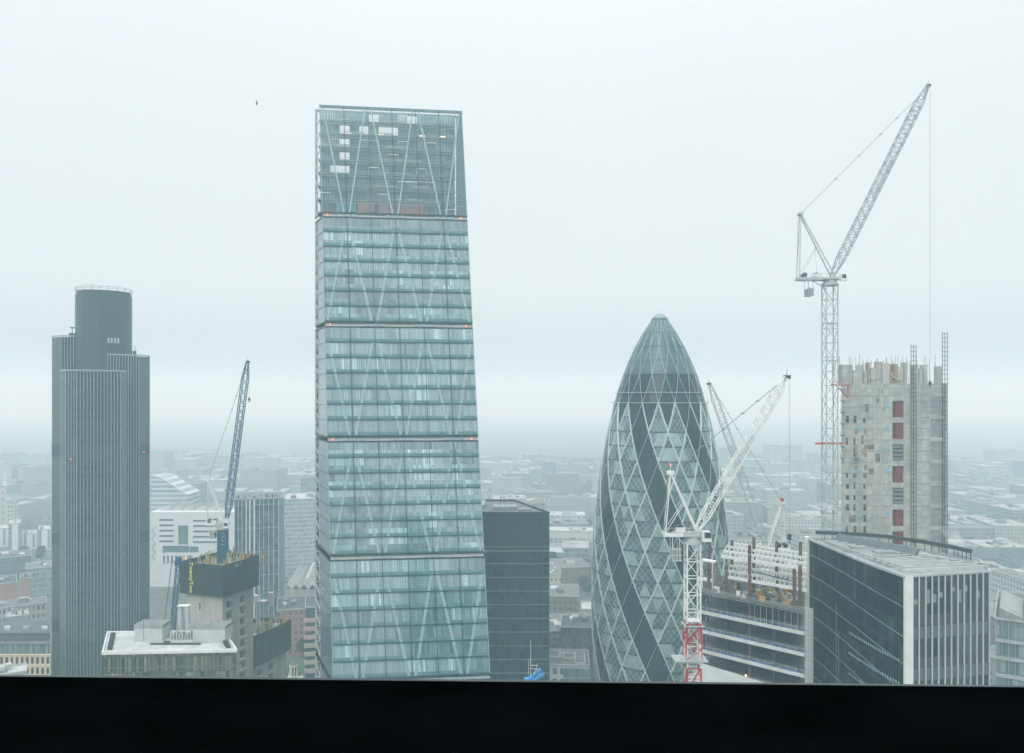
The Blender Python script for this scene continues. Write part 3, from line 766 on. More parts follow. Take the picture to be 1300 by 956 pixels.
bpy.context.view_layer.update()
me = bpy.data.meshes.new_from_object(to.evaluated_get(bpy.context.evaluated_depsgraph_get())); me.materials.clear(); me.materials.append(mat('yellow lettering',(.85,.80,.10),.6,var=.05))
lt_ = bpy.data.objects.new('lettering', me); COL.objects.link(lt_); lt_.parent = cA; lt_.location = to.location; lt_.rotation_euler = to.rotation_euler
bpy.data.objects.remove(to); lt_.name = 'lettering'
wrapped('lower smaller wrapped concrete core beside the church tower, black netting without lettering', (-101.8,311), 0, 16, 24, ang+R(3), 49.8, 37.5, 1.5, seed=4)
# placing boom on the lower core
t = thing('placing_boom','small folded orange and white boom beside the lettered black core','crane',(-104.6,325,48))
z0 = 0; MB().lattice((0,0,0),(0,0,12),1.3,8,.15).build('mast', white_steel, t)
MB().box(-2.4,3.4,-1.2,1.2,11.8,12.4).box(-1.8,0,-1,1,12.4,14.6).build('platform', white_steel, t)
MB().beam((.6,0,12),(-.6,0,24),.55).build('lower_boom', white_steel, t)
MB().beam((-.6,0,24),(2.6,0,33.5),.7).build('upper_boom', ochre, t)
MB().beam((-.2,.4,13),(-.2,.4,25),.25).build('hose', ochre, t)
MB().cyl((4.8,1),1.2,10,15.5,14).build('water_tank', concrete_pale, t)

# ================================================================== RAW CONCRETE CORE (right)
def raw_core():
    Y0 = 270
    x0, x1 = X(1068,Y0), X(1202,Y0)
    t = thing('concrete_core','raw pale concrete core under construction with red hoist doors and jagged top','building site',((x0+x1)/2,Y0,0))
    W = (x1-x0)/2
    zt = Z(487,Y0)
    def lx(px): return X(px,Y0)-(x0+x1)/2
    reds = [(510,531),(537,557),(590,612),(647,667),(673,693)]; greys = [(563,585),(617,639)]
    holes = []; redh = []; greyh = []
    ys = [509+27.6*k for k in range(14)]
    for k, y_ in enumerate(ys):
        h_ = (lx(1133),lx(1147),Z(y_+21,Y0),Z(y_,Y0)); holes.append(h_); (greyh if k in (2,4,7,9,12) else redh).append(h_)
    mesh_p = []
    for k in range(14):
        h_ = (lx(1180.5),lx(1198),Z(504+28.2*k+23,Y0),Z(504+28.2*k,Y0)); holes.append(h_); mesh_p.append(h_)
    sm = []
    rnd = random.Random(11)
    for k in range(26):
        y_ = 500+14*k
        for px in (1074,1083.5,1096):
            if rnd.random() < .45: 
                h_ = (lx(px),lx(px+rnd.choice((2.5,4))),Z(y_+9,Y0),Z(y_+rnd.choice((0,3)),Y0)); holes.append(h_); sm.append(h_)
    raw = new_raw()
    w = holed(-W,W,0,zt,holes,0,1.2)
    s1, s2 = 14.5, 16
    w.face([(-W,0,0),(-W,0,zt),(-W+s1,34,zt),(-W+s1,34,0)]); w.face([(W,0,0),(W+s2,34,0),(W+s2,34,zt),(W,0,zt)])
    w.face([(-W,0,zt),(W,0,zt),(W+s2,34,zt),(-W+s1,34,zt)]); w.face([(-W+s1,34,0),(W+s2,34,0),(W+s2,34,zt),(-W+s1,34,zt)])
    w.build('core_wall', raw, t)
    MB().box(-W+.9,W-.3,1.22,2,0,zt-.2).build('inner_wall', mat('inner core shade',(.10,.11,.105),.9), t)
    for h_ in redh:
        MB().box(h_[0]+1.3,h_[1]-.2,.35,.5,h_[2]+.05,h_[3]-.3).box(h_[0]+.75,h_[0]+1.2,.5,.6,h_[2]+.05,h_[3]-.7).build('red_door', mat('dull red boarding',(.17,.02,.03),.6,var=.3,scale=1), t)
    for h_ in greyh:
        q = MB()
        for i in range(4): zq = h_[2]+(h_[3]-h_[2])*i/4; q.box(h_[0],h_[1],.3,.42,zq+.15,zq+1.15)
        q.build('grey_louvre', mat('grey louvre',(.17,.19,.2),.6), t)
    for h_ in mesh_p:
        q = MB(); q.face([(h_[0],.25,h_[2]),(h_[1],.25,h_[2]),(h_[1],.25,h_[3]),(h_[0],.25,h_[3])])
        for i in range(1,5): xq = h_[0]+(h_[1]-h_[0])*i/5; q.box(xq-.05,xq+.05,.18,.24,h_[2],h_[3])
        for i in range(1,4): zq = h_[2]+(h_[3]-h_[2])*i/4; q.box(h_[0],h_[1],.16,.23,zq-.06,zq+.06)
        q.build('mesh_panel', mat('grey mesh',(.26,.29,.29),.7), t)
    # pour joints and pilasters
    q = MB()
    for k in range(26): zq = Z(503+14.0*k,Y0); q.box(-W-.02,lx(1132.5),-.10,0,zq,zq+.28); q.box(lx(1161),lx(1180),-.09,0,zq+.1,zq+.4)
    q.build('pour_joint', concrete, t)
    for k, px in enumerate((1110,1118,1148,1180)): MB().box(lx(px)-.12,lx(px)+.22,-.22,-.0,0,zt+.3*k).build('pilaster', concrete_pale, t)
    bl = mat('blue tarpaulin',(.20,.40,.52),.7,var=.1)
    for k in range(9):
        zq = Z(515+27.5*k,Y0); MB().box(lx(1124),lx(1128),-.12,-.02,zq-.5,zq+.7).build('blue_patch', bl, t)
        if k % 2: MB().box(lx(1089.5),lx(1094),-.12,-.02,zq-.9,zq+.3).build('blue_patch', bl, t)
    for px in (1085,1097):
        for y_ in (545,565,574,590,600): MB().box(lx(px),lx(px+3.5),-.14,-.01,Z(y_+6,Y0),Z(y_,Y0)).build('plywood_panel', mat('weathered plywood',(.28,.19,.12),.8), t)
    # scaffold fans, stained pours and loose bays near the top
    for k in range(26):
        a = rnd.uniform(-W+.5,lx(1130)); zq = rnd.uniform(zt*.45,zt-1); hh = rnd.uniform(.8,3.2)
        MB().box(a,a+rnd.uniform(.5,2.6),-.07,-.01,zq-hh,zq).build('pour_patch', rnd.choice((concrete,concrete_pale,mat('damp concrete',(.13,.145,.14),.8,var=.3),mat('damp concrete',(.13,.145,.14),.8))), t)
    for k in range(7):
        zq = zt-2.2-3.9*k; MB().box(-W-.5,-W+.9,-.5,.0,zq,zq+.18).box(-W-.5,-W-.42,-.5,-.42,zq,zq+1.6).build('side_bracket', dark_steel, t)
    q = MB()
    for k in range(9): q.beam((lx(1162+4*k),-.35,zt-9),(lx(1162+4*k),-.35,zt+1.5),.08)
    for k in range(6): q.beam((lx(1162),-.35,zt-9+2*k),(lx(1194),-.35,zt-9+2*k),.07)
    q.build('scaffold', pale_steel, t)
    # jagged top
    prof = [(1068,1071,486),(1071,1083,463),(1083,1092,470),(1092,1097,463),(1097,1102,470),(1102,1106,460),(1106,1113,467),(1113,1121,459),(1121,1131,461),(1131,1136,472),(1136,1141,462),(1141,1149,466),(1149,1154,460),(1162,1168,463),(1168,1173,468),(1173,1179,463),(1190,1197,465)]
    for a, b, y_ in prof:
        MB().box(lx(a)+.05,lx(b)-.15,.2+rnd.random()*.6,2+3*rnd.random(),zt,Z(y_,Y0)).build('upstand', rnd.choice((raw,raw,concrete_pale,mat('tan shutter board',(.32,.25,.16),.8,var=.3))), t)
    for k in range(60):
        px = rnd.uniform(1071,1200); zq = Z(rnd.uniform(448,462) if not 1180 < px < 1190 else 476,Y0); yy = rnd.uniform(.5,20)
        MB().beam((lx(px),yy,zt),(lx(px),yy,zq),.10).build('starter_bar', mat('rust bar',(.20,.15,.11),.8), t)
    for px, y_, ww in ((1103,478,9),(1133,476,13)):
        q = MB()
        for i in range(8):
            a, b = math.pi*(1+i/8), math.pi*(1+(i+1)/8); c_ = Vector((lx(px+ww/2),-.2,Z(y_,Y0))); r_ = ww*.135
            q.beam(c_+Vector((r_*math.cos(a),0,r_*.8*math.sin(a))),c_+Vector((r_*math.cos(b),0,r_*.8*math.sin(b))),.28)
        q.build('hanging_sling', roof_white, t)
    # hoist masts
    for px, ty in ((1157.5,438),(1197.5,422)):
        q = MB(); xq = lx(px); y_ = -1.2 if px < 1180 else -1.0; z_ = Z(ty,Y0)
        for dx in (-.85,0,.85) : q.beam((xq+dx,y_,0),(xq+dx,y_,z_),.16)
        k = 0
        while k*1.55 < z_: q.box(xq-.95,xq+.95,y_-.08,y_+.08,k*1.55,k*1.55+.16); k += 1
        for k in range(18): q.beam((xq,y_,8+8*k),(xq,0,8+8*k),.12) if 8+8*k < zt else None
        q.build('hoist_mast', dark_steel, t)
def new_raw():
    if 'raw' in MATS: return MATS['raw']
    m, nt, b = new_mat('raw formed concrete'); co, x, y, z = objco(nt)
    u = mth(nt,'DIVIDE',mth(nt,'ADD',x,y),1.9); v = mth(nt,'DIVIDE',z,1.35)
    cb = nt.nodes.new('ShaderNodeCombineXYZ'); nt.links.new(mth(nt,'FLOOR',u),cb.inputs[0]); nt.links.new(mth(nt,'FLOOR',v),cb.inputs[1])
    wn = nt.nodes.new('ShaderNodeTexWhiteNoise'); nt.links.new(cb.outputs[0],wn.inputs['Vector'])
    mp = nt.nodes.new('ShaderNodeMapping'); mp.inputs['Scale'].default_value = (1,1,.25); nt.links.new(co,mp.inputs[0])
    f = noise(nt,mp.outputs[0],.22,7,.7)
    r = mth(nt,'ADD',mth(nt,'MULTIPLY',wn.outputs[0],.35),mth(nt,'MULTIPLY_ADD',f,2.0,-.6))
    line = mth(nt,'MULTIPLY',mth(nt,'GREATER_THAN',mth(nt,'FRACT',u),.06),mth(nt,'GREATER_THAN',mth(nt,'FRACT',v),.09))
    c = mixc(nt,r,(.21,.23,.22),(.50,.52,.48)); nt.links.new(mixc(nt,mth(nt,'MULTIPLY_ADD',line,.3,.7),(.12,.13,.12),c),b.inputs['Base Color'])
    b.inputs['Roughness'].default_value = .9; MATS['raw'] = m; return m
raw_core()

# ================================================================== CURVED DARK GLASS OFFICE (right foreground)
def curved_office():
    t = thing('curved_office','dark glass office with white fins and lens-shaped pale roof at lower right','office building',(84.7,170,0))
    zt = 105.2
    P0 = [(0,0),(21.3,5),(26.0,17),(17.3,34),(9,41),(2.3,43.5),(-3.7,45)]
    left = [(-3.7,45),(-3.1,36),(-2.7,28),(-2.2,18),(-1.4,9),(0,0)]
    poly = P0[:-1]+left[:-1]
    dark = facade('office blue glass', (.012,.028,.036), (.006,.016,.022), (.05,.075,.08), 1.5, 5.0, .03, .1, .95, zo=-.2, cellh=1, bias=3)
    fin_glass = facade('office finned glass', (.05,.065,.07), (.012,.022,.026), (.10,.13,.13), 1.75, 9.3, .04, .22, .98, zo=-1.8)
    MB().prism(poly,0,zt,0,1,bottom=False).build('wall', [dark, mat('weathered roof membrane',(.30,.33,.33),.85,var=.45,scale=.25)], t)
    q = MB(); q.face([(.02,-.03,0),(21.32,4.97,0),(21.32,4.97,zt),(.02,-.03,zt)]); q.build('finned_glazing', fin_glass, t)
    d = Vector((21.3,5)); L = d.length; d /= L; nr = Vector((d.y,-d.x))
    for k in range(13):
        c_ = d*(1.9+(L-2.0)*k/12.0)+nr*.14; w_ = .11
        q = MB(); q.obox(c_,d,nr,w_,.16,0,zt+.4); q.build('fin', mat('weathered white fin',(.52,.56,.56),.5,var=.2,streak=True), t)
    q = MB(); q.obox(d*.9+nr*.1,d,nr,.95,.35,0,zt+.4); q.build('corner_pier', white_steel, t)
    for zc in (103.2-8.9,103.2-18,103.2-27.2,103.2-36.5,103.2-46):
        q = MB(); q.obox(d*(L/2)+nr*.02,d,nr,L/2-.2,.12,zc-2.6,zc); q.build('floor_band', mat('grey floor band',(.10,.125,.13),.4,var=.15), t)
    # blinds / rooms behind the top storey
    rnd = random.Random(8)
    for k in range(12):
        if rnd.random() < .65:
            c_ = d*(2.7+(L-2.6)*k/12.0)+nr*.06; zc = zt-rnd.uniform(2.2,5)
            q = MB(); q.obox(c_,d,nr,.5,.04,zc-rnd.uniform(.8,3),zc); q.build('blind', mat('office blind',(.22,.26,.26),.6), t)
    # sweeping pale bars on the long side
    bar = mat('silver glazing bar',(.20,.27,.29),.35)
    drops = [(0,-3.8,2.2),(0,-9.3,3.0),(0,-14.7,3.4),(0,-20,4),(0,-25.5,4.4),(0,-31,4.8),(0,-36,5)]
    for _, z_, fall in drops:
        q = MB(); pts = []
        for i in range(len(left)):
            f = i/(len(left)-1)
            pts.append(Vector((left[i][0]-.12,left[i][1],zt+z_-1.2*fall*(f**1.8))))
        q.tube(pts,.14); q.build('sweeping_bar', bar, t)
    q = MB()
    for f0,z0,z1 in ((.38,0,zt-13),(.41,0,zt-20)):
        i = f0*5; a_ = int(i); p = Vector(left[a_]).lerp(Vector(left[a_+1]),i-a_); q.beam((p.x-.12,p.y,z0),(p.x-.12,p.y,z1),.1)
    q.build('vertical_bar', bar, t)
    q = MB(); q.obox((-4.2,45.2),(1,0),(0,1),.55,.6,0,zt+.9); q.build('end_pier', white_steel, t)
    for zc in (zt-18.4,zt-23.4,zt-28.4,zt-33.4):
        q = MB()
        for i in range(22):
            f = .52+.46*i/22; k = f*5; a_ = int(k); p = Vector(left[a_]).lerp(Vector(left[a_+1]),k-a_)
            q.box(p.x-.09,p.x-.03,p.y-.28,p.y+.28,zc-.35,zc+.25)
        q.build('ceiling_light', mat('office ceiling light',(.30,.42,.44),.5,emit=.05), t)
    # roof: rails, ribs, sloping dark plant screen
    e = MB(); ledge(e, poly, .35, zt, zt+.55); e.build('parapet', pale_steel, t)
    rim = MB(); pts = [Vector((*p,zt+2.4)) for p in [(24.2,17),(23,22),(19.5,29),(14,36.5),(6,41),(-2.5,43.2)]]
    for a, b in zip(pts, pts[1:]):
        rim.beam(a,b,.9,.9); 
        for k in range(4): c_ = a.lerp(b,k/4); rim.beam(c_,c_-Vector((0,0,2.3)),.14)
    rim.build('dark_roof_rim', dark_steel, t)
    scr = MB(); scr.hexa([(1.0,40,zt+.3),(2.0,40,zt+.3),(13,20,zt+.3),(11.8,19.6,zt+.3),(2.2,40.2,zt+2.6),(2.6,40.2,zt+2.6),(13.8,20,zt+2.4),(13.4,19.8,zt+2.4)]); scr.build('plant_screen', mat('plant screen grey',(.11,.14,.15),.5), t)
    rib = MB()
    for k in range(15):
        f = k/14; a = Vector((-1.5+3*f,40-36*f,zt+.7)); b = Vector((7+16*f,38-30*f,zt+.9)); rib.beam(a,b,.28,.3)
    rib.build('roof_rib', roof_white, t)
    rd = MB()
    rd.beam((-2,38,zt+.75),(3,6,zt+.75),.5,.4); rd.beam((12.5,19,zt+.9),(24,8,zt+.9),.35,.5); rd.beam((3,39,zt+.9),(12,19,zt+.9),.3,.4); rd.beam((12,36,zt+1),(22,12,zt+1),.3,.3)
    rd.box(4,9,22,24,zt+.1,zt+1.3); rd.box(1,5,28,31,zt+.1,zt+1.2)
    rd.build('roof_duct', plant_metal, t)
curved_office()

# steam behind its roof
stm = MB(); n = 14
cx, cy, cz = 0, 0, 0
for i in range(8):
    for j in range(n):
        def SP(a, b):
            ph = math.pi*a/8; th = 2*math.pi*b/n; zz_ = 4.6*(1-math.cos(ph)); r_ = math.sin(ph)*(1.0+zz_*.19)
            return (r_*math.cos(th)-zz_*.55, r_*math.sin(th), zz_)
        stm.face([SP(i,j),SP(i,j+1),SP(i+1,j+1),SP(i+1,j)])
sm_, nt, b = new_mat('steam'); nt.nodes.remove(b); v = nt.nodes.new('ShaderNodeVolumePrincipled')
v.inputs['Color'].default_value = (1,1,1,1)
co, x, y, z = objco(nt)
nt.links.new(mth(nt,'MULTIPLY',mth(nt,'MAXIMUM',mth(nt,'MULTIPLY_ADD',noise(nt,co,.55,4,.6),2.6,-1.05),0.0),mth(nt,'MAXIMUM',mth(nt,'MULTIPLY_ADD',z,-.075,.75),.06)), v.inputs['Density'])
nt.links.new(v.outputs[0], nt.nodes['Material Output'].inputs['Volume'])
so = stm.build('steam_plume', sm_, kind='stuff', label='small puff of white steam behind the curved office roof', category='steam'); so.location = (112.5,195,103.5)

# ================================================================== FLAT-ROOFED GLAZED OFFICE (lower left)
def flat_office():
    t = thing('flat_roof_office','low beige-blinded glass office with white flat roof in front of the ribbed tower','office building',(-103.8,200,0))
    poly = [(0,0),(33,2),(23.6,18.5),(-7.5,17)]
    zt = 79.7
    gl = facade('beige blind glazing', (.07,.095,.095), (.04,.06,.06), (.32,.32,.25), .95, 3.9, .05, .05, .96, cellh=1, bias=1.2)
    MB().prism(poly,0,zt-.4,0,1,bottom=False).build('wall', [gl, mat('pale roof membrane',(.42,.45,.45),.85,var=.35,scale=.3)], t)
    f = MB(); fins(f, poly, 1.0, .1, .07, 0, zt-.5, skip=(1,2,3)); f.build('mullion', dark_steel, t)
    for k in range(1, 7): b = MB(); ledge(b, poly, .06, zt-.6-3.9*k, zt-.3-3.9*k); b.build('floor_line', mat('office floor line',(.13,.15,.15),.5), t)
    e = MB(); ledge(e, poly, .3, zt-.9, zt-.1); e.build('parapet', white_steel, t)
    for x0, x1, y0, y1, h_ in ((3.5,11,9,14.5,4.2),(19.5,28,8,13.5,4.2)):
        b = MB().box(x0,x1,y0,y1,zt-.4,zt+h_*.72).build('plant_house', mat('plant house panel',(.45,.48,.48),.6,var=.12), t)
        l = MB()
        for k in range(14): yq = y0+(y1-y0)*k/14; l.box(x0-.1,x1+.1,yq,yq+.18,zt+h_*.72,zt+h_*.95)
        l.build('louvre', plant_metal, b)
    q = MB()
    for k in range(9): q.box(12.4+.0*k+.75*k,12.8+.75*k,10.5,11.4,zt-.4,zt+.8+(k*7 % 5)*.32)
    q.box(12,18.8,11.5,13,zt-.4,zt+1.4); q.build('roof_unit', roof_white, t)
    for x_ in (13.5,15.4): MB().cyl((x_,14.5),.65,zt-.4,zt+7.6,12).build('flue', pale_steel, t)
    MB().box(12.9,16.1,13.8,15.2,zt+7.6,zt+7.9).build('flue_cap', white_steel, t)
    q = MB()
    for k in range(15): yy = 2+.9*k; q.box(-.44*yy+.9,-.44*yy+2.1,yy,yy+.3,zt-.35,zt+.3)
    for k in range(14): yy = 3.6+.95*k; xx = 33-(yy-2)*.57; q.box(xx-2.3,xx-1.1,yy,yy+.4,zt-.35,zt+.35)
    q.build('roof_grille', dark_steel, t, kind='stuff')
    q = MB(); q.box(9,22,6.2,7.2,zt-.39,zt-.1); q.box(12,13.5,7.4,8.2,zt-.39,zt+.1); q.build('roof_walkway', dark_steel, t)
    for x_ in (6,14.5,17,24,26): MB().beam((x_,9,zt),(x_,9,zt+5.6),.07).build('aerial', dark_steel, t)
flat_office()

# ================================================================== STEEL FRAME UNDER CONSTRUCTION
def frame_site():
    L0 = Vector((48.6,204)); R0 = Vector((68.6,185)); d = (R0-L0).normalized(); L = (R0-L0).length; b = Vector((.36,.93)).normalized(); D = 21
    ang = math.atan2(d.y,d.x)
    t = thing('steel_frame_building','half-built steel frame with white top beams left of the dark curved office','building site',(48.6,204,0))
    def P(u, v, z): p = d*u+b*v; return Vector((p.x,p.y,z))
    def slab(u0,u1,v0,v1,z0,z1,m=0,mb=None):
        mb = mb or MB(); return mb.hexa([P(u0,v0,z0),P(u1,v0,z0),P(u1,v1,z0),P(u0,v1,z0),P(u0,v0,z1),P(u1,v0,z1),P(u1,v1,z1),P(u0,v1,z1)],m)
    deck = mat('bare floor deck',(.16,.17,.17),.8,var=.3); edge = mat('pale floor edge',(.55,.58,.57),.6,var=.2); brown = mat('brown primed steel',(.11,.065,.05),.7,var=.3)
    bluen = seethrough('blue edge net',(.05,.14,.30),.55,.7)
    rnd = random.Random(4)
    lv = [59,64,69,74,79,84,89]
    for z_ in lv:
        s_ = slab(0,L,0,D,z_-.35,z_).build('floor_slab', deck, t)
        slab(-.1,L+.1,-.25,-.02,z_-.75,z_+.1).build('slab_edge', edge, s_)
        n_ = MB(); n_.face([P(.2,-.1,z_+.15),P(L,-.1,z_+.15),P(L,-.1,z_+.75),P(.2,-.1,z_+.75)]); n_.build('blue_edge_net', bluen, s_)
        r = MB()
        for k in range(15): r.beam(P(L*k/14,-.12,z_),P(L*k/14,-.12,z_+1.15),.06)
        r.beam(P(0,-.12,z_+1.15),P(L,-.12,z_+1.15),.05); r.beam(P(0,-.12,z_+.8),P(L,-.12,z_+.8),.05); r.build('edge_rail', pale_steel, s_)
        q = MB()
        for k in range(5): slab(L*k/5+.1,L*k/5+.35,0,D,z_-.75,z_-.35,mb=q)
        q.build('floor_beam', dark_steel, s_)
    s_ = slab(0,L,0,D,93.6,94).build('floor_slab', mat('dark wet deck',(.07,.075,.075),.6,var=.5,scale=.5), t)
    q = MB(); 
    for k in range(4): q.beam(P(0,-.1,94.4+.9*k*.5-.9),P(L,-.1,94.2+.9*k*.5-.9),.08)
    for k in range(9): q.beam(P(L*.55+L*.45*k/8,-.1,89),P(L*.55+L*.45*k/8,-.1,93),.07)
    q.build('edge_rail', pale_steel, s_)
    for z0, z1 in ((0,94),):
        for u in (1.2,7.5,13.8,20.1,26.4):
            for v in (1.0,8,15):
                w = .55; hi = 94
                MB().obox((d*u+b*v),d,b,w/2,w/2,0,hi).build('column', brown if v == 1.0 and u in (13.8,) else dark_steel, t)
    for u, v, hi in ((7.5,1,101.5),(7.5,15,105.5),(13.8,1,107.5),(13.8,15,107.0),(20.1,15,106.8),(26.6,.7,104.2),(25.2,.7,103.4),(26.4,15,107.5),(1.2,12,107),(26.4,8,104),(2.2,3,101)):
        MB().obox((d*u+b*v),d,b,.42,.42,94,hi).build('brown_column', brown, t)
    for z_, u0 in ((99,7),(104,6)):
        for v in (.6,7.5,14.5,20): 
            MB().hexa([P(u0,v,z_-.7),P(L+.6,v,z_-.7),P(L+.6,v+.4,z_-.7),P(u0,v+.4,z_-.7),P(u0,v,z_),P(L+.6,v,z_),P(L+.6,v+.4,z_),P(u0,v+.4,z_)]).build('white_beam', white_steel, t)
        q = MB()
        u = u0
        while u < L+.6:
            slab(u,u+.2,.6,20,z_-.45,z_-.05,mb=q); u += 1.2
        q.build('white_joist', mat('galvanised joist',(.45,.48,.48),.5,var=.25,scale=1), t)
        q = MB()
        for k in range(10): q.beam(P(u0+2.2*k,.5,z_),P(u0+2.2*k,.5,z_+1.2),.06)
        q.beam(P(u0,.5,z_+1.2),P(L,.5,z_+1.2),.06); q.build('guard_rail', white_steel, t)
    for z_ in (99.2,):
        MB().beam(P(15,9,z_),P(26,5,z_+.1),.25).build('loose_beam', blue_steel, t)
    ora = mat('orange site material',(.45,.28,.10),.7,var=.4,scale=1.5)
    for k in range(70):
        u = rnd.uniform(1,L-1); v = rnd.uniform(.8,16); h_ = rnd.uniform(.2,1.4); m_ = rnd.choice((ora,ora,roof_white,roof_white,yel,deck,dark_steel,white_steel))
        if m_ is ora: u = rnd.uniform(13,24)
        slab(u,u+rnd.uniform(.3,1.8),v,v+rnd.uniform(.3,1.5),94,94+h_).build('site_material', m_, t)
    # white gantry at the left
    q = MB(); slab(0,4,4,6,100.9,101.3,mb=q); slab(-1.5,2.8,5,7,95.5,96.0,mb=q); slab(0,.3,4,4.3,94,101,mb=q); slab(3,3.3,4,4.3,94,101,mb=q); q.build('gantry', white_steel, t)
    # screen at the right end
    scr = seethrough('translucent sheeting',(.42,.46,.46),.7,.6)
    q = MB(); q.face([P(L+.3,-.4,0),P(L+2.1,-.2,0),P(L+2.1,-.2,95),P(L+.3,-.4,95)]); so = q.build('end_sheeting', scr, t)
    q = MB()
    for k in range(4): q.beam(P(L+.3+.6*k,-.45,0),P(L+.3+.6*k,-.45,95),.1)
    for k in range(48): q.beam(P(L+.3,-.45,2*k),P(L+2.1,-.3,2*k),.08)
    q.build('sheeting_pole', pale_steel, so)
    # white hoarding below
    q = MB(); q.hexa([P(-1,-.6,0),P(L*.78,-.6,0),P(L*.78,-.3,0),P(-1,-.3,0),P(-1,-.6,75.6),P(L*.78,-.6,74.6),P(L*.78,-.3,74.6),P(-1,-.3,75.6)]); q.build('hoarding', mat('white corrugated hoarding',(.62,.66,.66),.5,var=.12), t)
    MB().box(9.2,9.6,-8.8,-8.4,74.9,75.3).build('site_lamp', lamp_warm, t)
frame_site()

# ================================================================== NAMED MID-DISTANCE BUILDINGS
def block(name, label, cat, px0, px1, Y, ytop, depth, m_wall, m_roof=roof_grey, group=None, rz=0., parts=None, plant=True, seed=0):
    x0, x1 = X(px0,Y), X(px1,Y); zt = Z(ytop,Y); th = math.atan2((x0+x1)/2,Y); W = (x1-x0)/2*math.cos(th)
    t = thing(name, label, cat, ((x0+x1)/2,Y,0), -th+rz, group)
    MB().box(-W,W,0,depth,0,zt).build('wall', m_wall, t)
    rnd = random.Random(seed+int(px0)+Y)
    q = MB(); q.box(-W-.2,W+.2,-.2,depth+.2,zt,zt+.25); rf = q.build('roof', m_roof, t)
    q = MB(); ledge(q, [(-W,0),(W,0),(W,depth),(-W,depth)], .25, zt+.26, zt+.9); q.build('parapet', pale_steel, rf)
    if plant:
        for k in range(3):
            x_ = rnd.uniform(-W*.8,W*.4); y_ = rnd.uniform(depth*.15,depth*.6)
            MB().box(x_,x_+rnd.uniform(.15,.4)*W,y_,y_+depth*.25,zt+.25,zt+rnd.uniform(1,3)).build('roof_plant', rnd.choice((plant_metal,roof_white,roof_grey)), rf)
    return t, W, zt

# finned tower behind the wrapped core
finned = facade('finned tower glass', (.05,.09,.11), (.025,.06,.08), (.16,.24,.26), 1.5, 4.0, .05, .25, .95)
t, W, zt = block('finned_tower','slate blue glass tower with white vertical fins behind the wrapped core','tower',298,361,470,634,28,finned,plant=False)
for u, w_ in ((12.5,1.2),(16.5,1.6),(21.3,1.8),(27,.5),(31.6,.5),(37,.5),(42.5,.6),(48,.5),(4,.5),(8,.5)):
    xq = -W+(2*W)*u/54.0; MB().box(xq-w_/4,xq+w_/4,-.5,-.02,0,zt).build('fin', white_steel, t)
MB().box(W-3,W+.02,-.3,-.02,0,zt).build('corner_return', mat('grey corner glass',(.18,.24,.26),.2), t)
for zc in range(10, int(zt), 14): MB().box(-W,W-3,-.22,-.02,zc,zc+.5).build('floor_band', mat('pale band',(.2,.28,.3),.4), t)
rnd = random.Random(1)
for k in range(16):
    xq = -W+2*W*k/16; MB().box(xq,xq+rnd.uniform(.8,1.6),.6,1.0,zt+.9,zt+rnd.uniform(1.6,3.6)).build('roof_screen', rnd.choice((pale_steel,dark_steel,plant_metal)), t)
# pale grid block and the taller one behind it
pale_grid = facade('pale grid glass', (.40,.45,.46), (.18,.24,.26), (.36,.42,.43), 2.4, 3.4, .09, .2, .85)
block('grid_office','pale gridded office block left of the sloping tower','office building',362,425,625,634,40,pale_grid,roof_white)
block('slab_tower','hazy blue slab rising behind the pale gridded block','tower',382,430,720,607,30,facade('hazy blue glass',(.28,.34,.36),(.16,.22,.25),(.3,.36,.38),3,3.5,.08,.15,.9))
# white office with slot windows
t = thing('white_slot_office','long white office with dark slot windows and zigzag stair left of the blue crane mast','office building',(X(190,600),600,0))
def wx(px): return X(px,600)-X(190,600)
zt = Z(650,600); holes = []
for k in range(5): 
    yq = 659+6.8*k; holes.append((wx(202),wx(220.5),Z(yq+2.6,600),Z(yq,600)))
    holes.append((wx(245),wx(275),Z(yq+2.6+1,600),Z(yq+1,600)))
holes.append((wx(226),wx(239),Z(692,600),Z(667.2,600))); holes.append((wx(206),wx(240.5),Z(702,600),Z(693,600))); holes.append((wx(241),wx(252),Z(702,600),Z(694,600)))
for k in range(8): holes.append((wx(207+5*k),wx(209.4+5*k),Z(716,600),Z(705.5,600)))
w = holed(0,wx(300),0,zt,holes,0,2.0); wt = mat('white panel cladding',(.60,.64,.65),.6,var=.1)
w.face([(0,0,0),(0,0,zt),(0,40,zt),(0,40,0)]); w.face([(0,0,zt),(wx(300),0,zt),(wx(300),40,zt),(0,40,zt)]); w.face([(wx(300),0,0),(wx(300),40,0),(wx(300),40,zt),(wx(300),0,zt)]); w.face([(0,40,0),(0,40,zt),(wx(300),40,zt),(wx(300),40,0)]); w.build('wall', wt, t)
MB().box(.3,wx(300)-.3,2.02,3,0,zt-.3).build('glazing', mat('slot glazing',(.10,.17,.19),.15,var=.3,scale=.5), t)
q = MB()
for k in range(8): a = Vector((wx(192.5 if k % 2 else 197.5),-.3,Z(668+5.4*k,600))); b_ = Vector((wx(197.5 if k % 2 else 192.5),-.3,Z(668+5.4*(k+1),600))); q.beam(a,b_,.5,.3)
q.build('zigzag_stair', mat('zigzag grey',(.25,.30,.32),.5), t)
q = MB()
for k in range(6): q.hexa([(4+9*k,8,zt),(12+9*k,8,zt),(12+9*k,30,zt),(4+9*k,30,zt),(4+9*k,8,zt+1.5),(12+9*k,8,zt+4.5),(12+9*k,30,zt+4.5),(4+9*k,30,zt+1.5)])
q.build('roof_light', roof_white, t)
